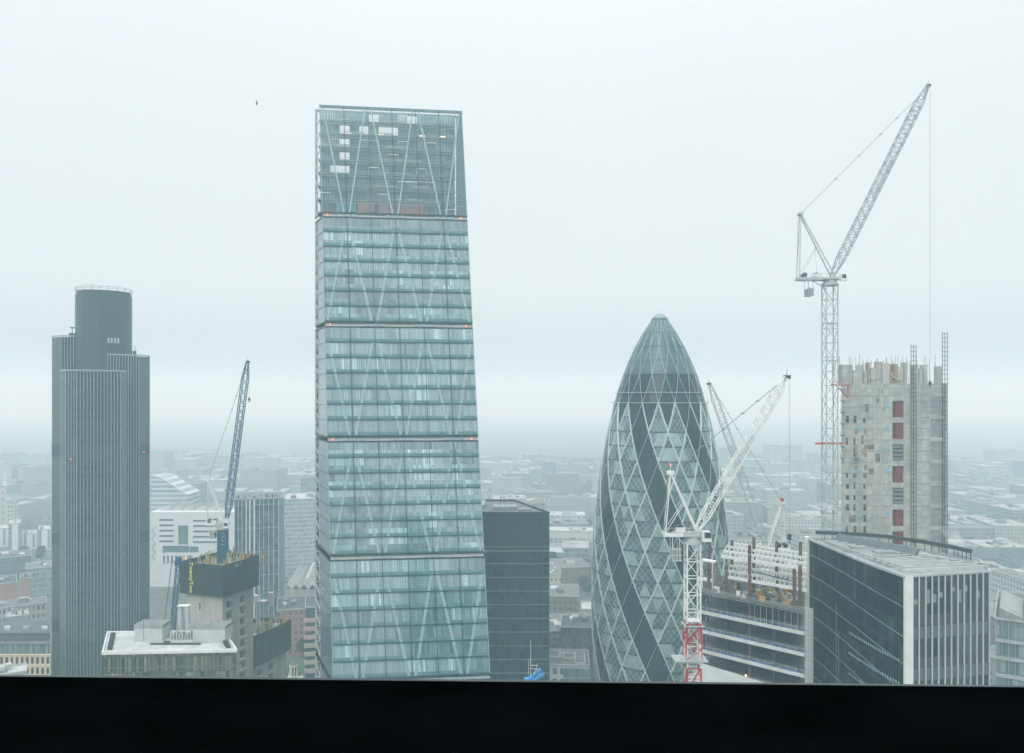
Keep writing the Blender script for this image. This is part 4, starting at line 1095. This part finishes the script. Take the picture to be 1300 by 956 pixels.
# sloped-top office
t = thing('sloped_roof_office','far glass office with a roofline sloping down to the right beside the ribbed tower','office building',(X(192,850),850,0))
def w2(px): return X(px,850)-X(192,850)
top = [(0,Z(604,850)),(w2(204),Z(606,850)),(w2(228),Z(622,850)),(w2(238),Z(628,850))]
q = MB(); f = [(0,0)]+[(w2(238),0)]+top[::-1]
q.face([(a,0,b_) for a, b_ in f]); q.face([(a,35,b_) for a, b_ in f][::-1])
for i in range(len(f)): a, b_ = f[i], f[(i+1) % len(f)]; q.face([(a[0],0,a[1]),(a[0],35,a[1]),(b_[0],35,b_[1]),(b_[0],0,b_[1])])
q.build('wall', facade('striped far glass',(.50,.55,.56),(.16,.24,.27),(.25,.33,.35),60,5.0,.0,.35,.9), t)
q = MB()
for a, b_ in zip(top, top[1:]): q.beam((a[0],-.4,a[1]+.4),(b_[0],-.4,b_[1]+.4),.8)
q.build('roof_edge', white_steel, t)
# glass barrel hall in front of the white office
t = thing('barrel_glass_hall','small glass hall with rounded roof behind the black wrapped core','hall',(X(266,520),520,0))
q = MB(); wq = 9
for k in range(8):
    a, b_ = math.pi*k/8, math.pi*(k+1)/8; q.face([(wq*math.cos(a),0,36+5*math.sin(a)),(wq*math.cos(b_),0,36+5*math.sin(b_)),(wq*math.cos(b_),30,36+5*math.sin(b_)),(wq*math.cos(a),30,36+5*math.sin(a))][::-1])
q.face([(wq*math.cos(math.pi*k/8),0,36+5*math.sin(math.pi*k/8)) for k in range(9)]); q.build('roof', mat('hazy teal glazing',(.22,.32,.35),.25,var=.2), t)
MB().box(-9,9,0,30,0,36).build('wall', facade('hall glass',(.35,.40,.41),(.15,.22,.25),(.3,.36,.38),3,4,.12,.1,.9), t)
# station shed
t = thing('station_shed','broad pale ridged train shed roof left of the sloping tower foot','station',(X(360,555),555,0))
q = MB(); n = 9; ww = 52.0/n
for k in range(n): x0 = ww*k; q.face([(x0,0,9),(x0+ww/2,0,12.5),(x0+ww/2-14,100,12.5),(x0-14,100,9)]); q.face([(x0+ww/2,0,12.5),(x0+ww,0,9),(x0+ww-14,100,9),(x0+ww/2-14,100,12.5)])
q.build('roof', mat('pale shed roofing',(.36,.38,.37),.6,var=.25,scale=.15), t)
q = MB()
for k in (2,5): q.hexa([(ww*k,14,12.4),(ww*k+2,14,12.4),(ww*k-7,70,12.4),(ww*k-9,70,12.4),(ww*k,14,13.4),(ww*k+2,14,13.4),(ww*k-7,70,13.4),(ww*k-9,70,13.4)])
q.build('roof_light', roof_white, t)
MB().box(0,52,-.6,0,0,9).build('wall', concrete_pale, t)
# brick terrace blocks near the station
brick = facade('pinkish brick',(.30,.20,.18),(.05,.07,.08),(.2,.22,.22),3,3.6,.3,.3,.75)
block('brick_office','muted pink brick office between the lower wrapped core and the sloping tower','office building',352,392,440,775,30,brick,roof_dark)
t, W, zt = block('balcony_block','dark block with pale curved balcony bands at the foot of the sloping tower','apartment block',388,404,395,772,24,mat('dark blue cladding',(.05,.08,.095),.5),roof_dark,plant=False)
for k in range(7): MB().box(-W-.8,W,-.9,0,zt-7-4.2*k,zt-5-4.2*k).build('balcony', mat('pale pink balcony',(.45,.38,.37),.7), t)
block('stone_arcade','low pale stone building beyond the lawn behind the church','building',352,385,455,805,14,facade('stone arcade',(.38,.37,.34),(.05,.07,.08),(.16,.18,.18),4.5,5,.28,.2,.8),roof_grey)
# church
t = thing('church_tower','small white church tower with lantern top beside the sloping tower','church',(X(373,300),300,0))
stone = mat('white church stone',(.62,.63,.58),.8,var=.2,scale=.6,streak=True)
zc = Z(866,300)
MB().box(-2.6,2.6,-2.6,2.6,0,zc+.6).build('tower', stone, t)
MB().box(-3.0,3.0,-3.0,3.0,zc+.6,zc+1.3).build('cornice', stone, t)
q = MB(); q.cyl((0,0),1.6,zc+1.3,zc+2.6,12)
for k in range(8): a = 2*math.pi*(k+.5)/8; q.obox((1.4*math.cos(a),1.4*math.sin(a)),(math.cos(a),math.sin(a)),(-math.sin(a),math.cos(a)),.22,.22,zc+2.6,zc+6.2)
q.cyl((0,0),1.75,zc+6.2,zc+6.7,12); lt = q.build('lantern', stone, t)
MB().cyl((0,0),.8,zc+2.6,zc+6.2,10).build('lantern_core', dark_steel, lt)
MB().cyl((0,0),1.6,zc+6.7,zc+8.6,12,r1=.5).cyl((0,0),.15,zc+8.6,zc+10.2,6).build('cupola', roof_grey, t)
for sx in (-1,1):
    for sy in (-1,1): MB().cyl((2.6*sx,2.6*sy),.35,zc+1.3,zc+2.8,6,r1=.05).build('pinnacle', stone, t)
MB().box(2.6,7,-2.5,20,0,14).box(-2.6,2.6,2.6,20,0,13).build('nave', concrete, t)
# cream building with windows, bottom left
t = thing('cream_office','cream stone office with two rows of square windows and dark attic at lower left','office building',(-250,330,0))
zt = Z(832,330); x1 = X(64,330)+250; holes = []
for r_ in range(9):
    for k in range(26):
        x_ = 1.2+2.15*k
        if x_+1.2 < x1: holes.append((x_,x_+1.15,zt-2.9-4.3*r_-1.0+.2,zt-1.4-4.3*r_+.6))
w = holed(0,x1,0,zt,holes,0,.5); cream = mat('cream stone',(.60,.52,.36),.8,var=.15,scale=.4)
w.face([(x1,0,0),(x1,30,0),(x1,30,zt),(x1,0,zt)]); w.build('wall', cream, t)
MB().box(.2,x1-.2,.52,1.2,0,zt-.2).build('glazing', mat('dark window glass',(.05,.08,.09),.1,var=.3,scale=1), t)
q = MB(); q.box(-.2,x1+.2,-.4,.6,zt,zt+.4); q.box(0,x1,-.15,0,zt-4.4,zt-4.1); q.build('cornice', cream, t)
at = MB().box(0,x1-.5,1.2,5,zt+.4,zt+4.4).build('attic', facade('attic glass',(.10,.14,.15),(.07,.12,.13),(.25,.32,.32),1.1,4.6,.06,.02,.98,zo=-(zt+.2)), t)
MB().box(-.2,x1,.6,22,zt+4.4,zt+5.0).build('roof_edge', roof_grey, t)
MB().box(0,x1-.3,3.2,22,zt+5.0,zt+8.2).build('upper_attic', roof_dark, t)
MB().box(-.3,x1-.2,2.9,22,zt+8.2,zt+8.6).build('roof', mat('lead roofing',(.10,.12,.13),.7,var=.3), t)
for k in range(7): MB().box(5+8*k,7.5+8*k,7,10,zt+8.6,zt+9.6).build('roof_unit', rnd.choice((roof_white,plant_metal,pale_steel)), t)
for o_ in [t]+list(t.children_recursive):
    if o_.type == 'MESH':
        for v_ in o_.data.vertices: v_.co.x -= .6*v_.co.y
t, W, zt = block('tent_roof_pavilion','low pale rooftop pavilion in front of the cream office','building',-20,34,300,858,10,roof_white,roof_white,plant=True)
# left group
block('stone_terrace','long pale terrace with attic windows above the cream office','building',-30,60,415,772,16,facade('terrace stone',(.46,.46,.43),(.07,.10,.11),(.3,.34,.34),2.2,4.2,.22,.25,.78),roof_grey)
block('white_penthouse','squat white roof block left of the ribbed tower above the cream office','building',8,36,375,784,12,roof_white,roof_white)
block('brown_hall','tan brick windowless hall at the left edge','building',-12,21,500,742,26,mat('tan brick',(.36,.24,.19),.85,var=.2),roof_dark)
block('tan_annex','narrow tan brick annex beside the brown hall','building',26,38,500,735,16,mat('tan brick',(.36,.24,.19),.85,var=.2),roof_dark)
block('green_glass_block','low green glazed block touching the ribbed tower edge','office building',33,66,560,722,24,facade('green glass',(.28,.34,.33),(.12,.18,.18),(.26,.32,.32),2,4,.1,.2,.9),roof_grey)
block('dark_block','dark flat office block below the white complex at far left','office building',-10,40,640,708,30,facade('dark far glass',(.10,.13,.14),(.05,.08,.09),(.15,.18,.18),3,4,.1,.2,.9),roof_dark)
for i, (a, b_, Y_, yt, lab) in enumerate(((-10,10,760,672,'white estate block at the left edge of the white complex'),(12,26,740,665,'tallest narrow white block of the white complex at far left'),(28,47,750,679,'wide white block with dark window slots at far left'),(49,64,745,673,'white block of the complex touching the ribbed tower'))):
    block('white_block',lab,'apartment block',a,b_,Y_,yt,26,facade('white estate',(.66,.68,.67),(.12,.17,.19),(.3,.34,.35),7,60,.36,.02,.9),roof_white,group='white estate blocks at far left')
t, W, zt = block('stone_church_tower','pale windowed stone tower at the far left edge of the city','tower',-6,8,820,618,12,facade('tower stone',(.50,.50,.46),(.2,.24,.25),(.3,.34,.34),4,7,.25,.2,.7),roof_grey,plant=False)
MB().cyl((W-1,4),2.4,zt,zt+18,10,r1=.3).build('spire', stone, t)
block('window_grid_block','pale block with paired dark windows beside the stone tower at far left','building',8,18,800,640,20,facade('paired windows',(.50,.50,.46),(.10,.14,.15),(.2,.25,.26),3,4.5,.25,.2,.7),roof_grey)
# centre gap
block('white_institution','long hazy white building with a row of square windows right of the black tower','building',680,743,880,655,30,facade('institution upper',(.55,.58,.57),(.22,.30,.32),(.3,.36,.37),6,9,.15,.25,.85,zo=2),roof_white)
block('white_gallery','second long white building below the first, right of the black tower','building',690,775,760,675,24,facade('gallery',(.50,.55,.55),(.22,.30,.32),(.32,.38,.39),4.5,11,.12,.4,.85,zo=1),roof_white)
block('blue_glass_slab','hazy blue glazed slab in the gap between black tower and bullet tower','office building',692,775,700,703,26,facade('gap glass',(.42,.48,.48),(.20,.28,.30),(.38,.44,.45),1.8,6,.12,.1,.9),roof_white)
block('cream_townhouse','small cream building with square windows beside the black tower','building',694,712,560,730,18,facade('cream far',(.46,.45,.40),(.08,.11,.12),(.2,.24,.24),3,4.2,.3,.3,.7),roof_grey)
block('yard_building','brown-walled low building with roof yard in the gap by the bullet tower','building',694,735,470,758,30,facade('brown far',(.24,.22,.20),(.08,.10,.11),(.2,.24,.24),3,4,.25,.3,.7),roof_grey)
t, W, zt = block('white_canopy','white slanting canopy wall touching the left side of the bullet tower','building',738,760,455,775,18,roof_white,roof_white,plant=False)
block('dark_roofed_hall','dark low hall behind the white roofed office in the gap','building',712,765,395,798,22,facade('hall dark',(.12,.15,.16),(.06,.09,.1),(.2,.24,.25),2.5,4,.1,.2,.9),roof_dark)
t, W, zt = block('white_roof_office','white office with grey framed roof at the foot of the gap by the bullet tower','office building',690,748,332,846,20,facade('bottom office',(.52,.54,.52),(.05,.09,.10),(.16,.22,.23),3.2,4.4,.2,.2,.8),roof_grey,plant=False)
MB().box(W-11,W+.4,-1.2,0,0,zt-.6).build('glazed_bay', facade('bay glass',(.2,.27,.28),(.08,.13,.14),(.2,.27,.28),2.2,4.4,.06,.1,.95), t)
for x0,x1,y0,y1 in ((-W+1,-W+7,9,17),(-W+8,-W+13,8,15),(W-6,W-1.5,2,16)):
    q = MB(); q.box(x0,x1,y0,y0+.4,zt+.3,zt+1.1); q.box(x0,x1,y1,y1+.4,zt+.3,zt+1.1); q.box(x0,x0+.4,y0+.42,y1,zt+.3,zt+1.1); q.box(x1-.4,x1,y0+.42,y1,zt+.3,zt+1.1); q.build('roof_kerb', roof_white, t)
# far hazy tower
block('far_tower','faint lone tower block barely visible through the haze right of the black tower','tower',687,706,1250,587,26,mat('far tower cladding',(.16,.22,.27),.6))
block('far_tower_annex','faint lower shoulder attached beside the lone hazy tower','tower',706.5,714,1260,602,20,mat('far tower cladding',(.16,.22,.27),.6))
# far right office
t, W, zt = block('corner_glass_office','teal glazed office with lit floors at the lower right edge','office building',1263,1340,232,792,40,facade('corner office glass',(.16,.22,.23),(.10,.16,.17),(.36,.46,.45),1.6,5.2,.05,.15,.8,zo=1),roof_grey,plant=False)
f = MB(); fins(f,[(-W,0),(W,0)],1.6,.3,.12,0,zt,skip=(1,)); f.build('mullion', pale_steel, t)
for k in range(9): MB().box(-W,W,-.35,-.02,zt-6.4-5.2*k,zt-5.4-5.2*k).build('floor_band', pale_steel, t)
q = MB()
for k in range(5): q.hexa([(-W+1+7*k,3,zt+.3),(-W+7+7*k,3,zt+.3),(-W+7+7*k,30,zt+.3),(-W+1+7*k,30,zt+.3),(-W+1+7*k,3,zt+3.2),(-W+7+7*k,3,zt+.8),(-W+7+7*k,30,zt+.8),(-W+1+7*k,30,zt+3.2)])
q.build('sawtooth_roof', plant_metal, t)

# ================================================================== LOW-RISE CITY
walls = {
 'pale stone': facade('city stone',(.34,.34,.31),(.08,.10,.11),(.3,.33,.33),3.2,3.8,.25,.25,.8),
 'brown brick': facade('city brick',(.20,.155,.135),(.06,.08,.09),(.25,.27,.27),3.0,3.6,.28,.3,.78),
 'grey concrete': facade('city concrete',(.25,.26,.26),(.07,.09,.1),(.25,.28,.28),3.6,3.7,.12,.3,.85),
 'white rendered': facade('city white',(.46,.48,.47),(.10,.13,.14),(.3,.34,.34),3.0,3.7,.25,.25,.75),
 'glazed': facade('city glass',(.26,.32,.33),(.09,.14,.16),(.3,.36,.37),2.0,3.8,.08,.15,.92),
}
haze_toned_walls = {  # wall and pane colours drawn together to paint extra haze on distant blocks
 'pale stone': facade('haze toned stone',(.30,.31,.30),(.17,.19,.20),(.28,.30,.30),3.2,3.8,.25,.25,.8),
 'grey concrete': facade('haze toned concrete',(.24,.25,.25),(.15,.17,.18),(.23,.25,.25),3.6,3.7,.12,.3,.85),
 'white rendered': facade('haze toned white',(.36,.38,.38),(.2,.22,.23),(.3,.32,.32),3.0,3.7,.25,.25,.75),
}
roofs = {'grey flat roof': roof_grey, 'pale flat roof': mat('pale city roofing',(.33,.35,.35),.8,var=.3,scale=.1), 'dark slate roof': roof_dark}
reserved = [(-260,-165,355,420),(-10,110,280,380),(-140,-60,230,345),(-190,-120,460,510),(-290,-190,590,650),(-180,-120,615,670),(-200,-140,700,760),(-240,-200,515,555),(-185,-100,545,665),(-400,-340,840,890),
            (-145,-90,385,470),(-130,-80,290,440),(-260,-190,290,350),(-290,-240,365,600),(-350,-230,370,600),(-460,-400,730,850),(-45,20,325,380),(10,60,340,400),(25,70,450,485),(15,130,690,730),(20,110,750,790),(20,95,875,915),(35,85,1240,1300),(10,50,465,515),(20,50,555,585),(100,155,262,312),(80,115,165,218),(130,175,225,280),(-480,-380,735,790),(-560,-500,800,850),(-540,-490,790,830),(-430,-370,630,680),(-360,-310,555,600)]
rndc = random.Random(21)
def culled(a, b, yt):
    for p, q, y_ in ((66,188,440),(402,614,150),(612,696,655),(758,905,520),(1070,1200,500),(1027,1254,738),(890,1020,765),(232,320,765),(131,296,815),(0,63,838)):
        if a >= p and b <= q and yt >= y_: return True
    return b < -5 or a > 1305
spots = []
Yc = 372
while Yc < 2600:
    step = 34+Yc*.026; cw_ = 30+Yc*.028
    xq = -.68*Yc+rndc.uniform(0,10)
    while xq < .68*Yc:
        w_ = cw_*rndc.uniform(.62,.92); d_ = step*rndc.uniform(.55,.78); h_ = rndc.choice((9,12,15,18,22,27))*rndc.uniform(.85,1.15)
        if rndc.random() < .07: h_ *= 1.9
        if any(xq < r_[1] and xq+w_ > r_[0] and Yc < r_[3] and Yc+d_ > r_[2] for r_ in reserved): xq += cw_; continue
        a, b_ = 650+1000*xq/Yc, 650+1000*(xq+w_)/Yc; yt = HZ+(H-h_)/(Yc+d_)*1000
        if yt < 870 and not culled(a, b_, yt): spots.append((xq,Yc,w_,d_,h_))
        xq += cw_
    Yc += step
if len(spots) > 290: spots = spots[:290]
mesh_cache = {}
for (xq,Yq,w_,d_,h_) in spots:
    far_ = Yq > 850; W_ = haze_toned_walls if far_ else walls
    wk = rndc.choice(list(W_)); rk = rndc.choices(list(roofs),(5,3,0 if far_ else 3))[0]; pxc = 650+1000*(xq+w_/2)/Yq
    where = ('at the left edge' if pxc < 66 else 'between ribbed and sloping towers' if pxc < 402 else 'left of the bullet tower' if pxc < 800 else 'behind the cranes' if pxc < 1068 else 'right of the raw concrete core')
    how = 'nearest' if Yq < 480 else 'middle-distance' if Yq < 850 else 'hazy' if Yq < 1500 else 'faint far-off'
    t = thing('city_block', f'{how} {wk} block, {rk}, {where}', 'building', (xq+w_/2,Yq+d_/2,0), R(rndc.uniform(-9,9)), 'low-rise city blocks')
    W, D = w_/2, d_/2
    shape = rndc.random()
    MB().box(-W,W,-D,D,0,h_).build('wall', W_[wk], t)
    q = MB()
    if rk == 'dark slate roof' and shape < .75:
        e = .4; rh = min(D,W,14)*.4; r_ = D*.8 if W > D else 0
        lx_ = max(0, W-D*.8)
        a = [(-W-e,-D-e,h_),(W+e,-D-e,h_),(W+e,D+e,h_),(-W-e,D+e,h_)]; rp = [(-lx_,0,h_+rh),(lx_,0,h_+rh)]
        q.face([a[0],a[1],rp[1],rp[0]]); q.face([a[1],a[2],rp[1]]); q.face([a[2],a[3],rp[0],rp[1]]); q.face([a[3],a[0],rp[0]]); q.face(a[::-1])
        ro = q.build('roof', roofs[rk], t)
        if Yq < 1300:
            for k in range(3): MB().box(-W*.7+k*W*.6,-W*.7+k*W*.6+1.6,D*.2,D*.2+1.2,h_,h_+rh+1.2).build('chimney', concrete, ro)
    else:
        q.box(-W-.2,W+.2,-D-.2,D+.2,h_,h_+.3); ro = q.build('roof', roofs[rk], t)
        p_ = MB(); ledge(p_, [(-W,-D),(W,-D),(W,D),(-W,D)], .3, h_+.31, h_+1.1); p_.build('parapet', concrete if far_ else concrete_pale, ro)
        for k in range(5 if Yq < 900 else 3):
            a = rndc.uniform(-W*.85,W*.4); b_ = rndc.uniform(-D*.8,D*.3)
            MB().box(a,a+rndc.uniform(.1,.5)*W,b_,b_+rndc.uniform(.15,.6)*D,h_+.3,h_+rndc.uniform(1.0,3.8)).build('roof_plant', rndc.choice((plant_metal,roof_grey,concrete) if far_ else (plant_metal,roof_white,roof_grey,concrete_pale,roof_dark)), ro)

# street trees in the near gaps
leaf = mat('leaf green',(.05,.075,.035),.9,var=.4,scale=1.2); bark = mat('bark',(.09,.075,.06),.9)
def tree(x_, y_, h_, lab):
    t = thing('street_tree', lab, 'tree', (x_,y_,0), 0, 'street trees between the offices')
    q = MB(); q.cyl((0,0),.28,0,h_*.5,7,r1=.15)
    for k in range(5): a = k*1.3; q.beam((0,0,h_*.4),(math.cos(a)*h_*.22,math.sin(a)*h_*.22,h_*.7),.12)
    q.build('trunk', bark, t); q = MB()
    for k in range(420):
        a = random.uniform(0,6.28); r_ = random.random()**.5*h_*.33; z_ = h_*(.38+.6*random.random()); r_ *= math.sin(max(.15,min(1,(z_/h_-.3)/.7))*3.0)*.6+.5
        c_ = Vector((r_*math.cos(a),r_*math.sin(a),z_)); s_ = random.uniform(.2,.5)
        u = Vector((random.gauss(0,1),random.gauss(0,1),random.gauss(0,1))).normalized(); v = u.orthogonal().normalized()*s_; u = u.cross(v).normalized()*s_
        q.face([c_-u-v,c_+u-v,c_+u+v,c_-u+v])
    q.build('crown', leaf, t)
for x_, y_, h_, lab in ((-110,384,9,'round street tree in front of the lawn by the church'),(-116,436,10,'street tree at the back edge of the lawn'),(30,425,10,'street tree in the gap beside the black tower'),(33,470,9,'second street tree farther along the gap by the bullet tower')): tree(x_,y_,h_,lab)

t0_ = next(o for o in COL.objects if o.name == 'street_tree')
rt = random.Random(33); made = 0; tries = 0
while made < 40 and tries < 3000:
    tries += 1
    Yt = rt.uniform(420,900); xt = X(rt.choice((rt.uniform(0,62),rt.uniform(340,400),rt.uniform(698,750),rt.uniform(925,1020),rt.uniform(1205,1300))),Yt)
    if any(a_[0]-3 < xt < a_[0]+a_[2]+3 and a_[1]-3 < Yt < a_[1]+a_[3]+3 for a_ in spots) or any(r_[0]-3 < xt < r_[1]+3 and r_[2]-3 < Yt < r_[3]+3 for r_ in reserved): continue
    px_ = 650+1000*xt/Yt
    t = t0_.copy(); COL.objects.link(t); t.location = (xt,Yt,0); t.rotation_euler = (0,0,rt.uniform(0,6)); t.scale = (1.2,1.2,rt.uniform(.9,1.3))
    t['label'] = 'hazy street tree among low blocks '+('at the left edge' if px_ < 66 else 'between ribbed and sloping towers' if px_ < 402 else 'left of the bullet tower' if px_ < 800 else 'behind the cranes' if px_ < 1068 else 'right of the raw concrete core')
    t['group'] = 'street trees among the low blocks'
    for ch in t0_.children:
        c_ = ch.copy(); COL.objects.link(c_); c_.parent = t
    made += 1

# bird
t = MB(); t.hexa([(-.16,-.04,-.04),(.16,-.03,-.03),(.16,.03,-.03),(-.16,.04,-.04),(-.14,-.04,.05),(.18,-.02,.03),(.18,.02,.03),(-.14,.04,.05)])
t.face([(-.08,0,.04),(.1,0,.04),(.02,.05,.42),(-.08,.05,.36)]); t.face([(-.08,0,-.03),(.1,0,-.03),(.0,.05,-.32),(-.08,.05,-.3)])
o = t.build('bird', dark_steel, label='tiny dark bird flying in the pale sky left of the sloping tower', category='bird'); o.location = (X(326,110),110,Z(131,110))

# ================================================================== HAZE, SKY, LIGHT, CAMERA
for nm, sv in (('office blue glass',.12),('black tower glass',.2),('ribbed tower glass',.25),('dark spiral glass',.25)):
    MATS[nm].node_tree.nodes['Principled BSDF'].inputs['Specular IOR Level'].default_value = sv
hz = MB().box(-5100,5100,-1500,6600,-1,262)
hm, nt, b = new_mat('haze'); nt.nodes.remove(b); v = nt.nodes.new('ShaderNodeVolumePrincipled')
v.inputs['Color'].default_value = (.64,.93,1,1); v.inputs['Absorption Color'].default_value = (1,1,1,1); v.inputs['Density'].default_value = .00063
nt.links.new(v.outputs[0], nt.nodes['Material Output'].inputs['Volume'])
ho = hz.build('haze', hm, kind='stuff', label='pale even city haze', category='haze')

w = bpy.data.worlds.new('World'); S.world = w; w.use_nodes = True; nt = w.node_tree
bg = nt.nodes['Background']; sky = nt.nodes.new('ShaderNodeTexSky'); sky.sky_type = 'NISHITA'; sky.sun_disc = False
EL, AZ = 48, 200
sky.sun_elevation = R(EL); sky.sun_rotation = R(AZ); sky.air_density = 1.5; sky.dust_density = 6; sky.ozone_density = 1
hs = nt.nodes.new('ShaderNodeHueSaturation'); hs.inputs['Saturation'].default_value = .25; nt.links.new(sky.outputs[0], hs.inputs['Color'])
tc = nt.nodes.new('ShaderNodeTexCoord'); n1 = noise(nt, tc.outputs['Generated'], 1.6, 3, .5)
cloud = mixc(nt, n1, (8.5,9.5,9.85), (9.6,10.45,10.75))     # even cloud deck in the sky's own units
sp_ = nt.nodes.new('ShaderNodeSeparateXYZ'); nt.links.new(tc.outputs['Generated'], sp_.inputs[0])
zc_ = mth(nt, 'MAXIMUM', sp_.outputs[2], 0.0)
mr_ = nt.nodes.new('ShaderNodeMapRange'); mr_.interpolation_type = 'SMOOTHSTEP'; nt.links.new(zc_, mr_.inputs[0]); mr_.inputs[1].default_value = 0; mr_.inputs[2].default_value = .15; mr_.inputs[3].default_value = .58; mr_.inputs[4].default_value = .895
up = mth(nt, 'ADD', mr_.outputs[0], mth(nt, 'MULTIPLY', mth(nt, 'POWER', zc_, 3.0), 1.5))   # overcast: zenith brighter than horizon
vm_ = nt.nodes.new('ShaderNodeVectorMath'); vm_.operation = 'SCALE'; nt.links.new(mixc(nt, .9, hs.outputs[0], cloud), vm_.inputs[0]); nt.links.new(up, vm_.inputs['Scale'])
nt.links.new(vm_.outputs[0], bg.inputs['Color']); bg.inputs['Strength'].default_value = .1
sl = bpy.data.lights.new('sun','SUN'); sl.energy = 1.3; sl.angle = R(40); sl.color = (1,.97,.93)
so = bpy.data.objects.new('sun', sl); COL.objects.link(so)
a = R(AZ); d = Vector((math.sin(a)*math.cos(R(EL)), math.cos(a)*math.cos(R(EL)), math.sin(R(EL))))
so.rotation_euler = d.to_track_quat('Z','Y').to_euler()

cam = bpy.data.cameras.new('camera'); cam.sensor_width = 36; cam.lens = 36*1000/1300; cam.shift_y = (HZ-478)/1300
cam.clip_start = .05; cam.clip_end = 20000
co = bpy.data.objects.new('camera', cam); COL.objects.link(co); co.location = (0,0,H); co.rotation_euler = (R(90),0,0); S.camera = co
S.view_settings.view_transform = 'Standard'; S.view_settings.look = 'None'; S.view_settings.exposure = .05; S.view_settings.gamma = 1
S.cycles.volume_bounces = 6; S.cycles.max_bounces = 10; S.cycles.transparent_max_bounces = 12; S.cycles.use_denoising = True
S.cycles.sample_clamp_indirect = 4
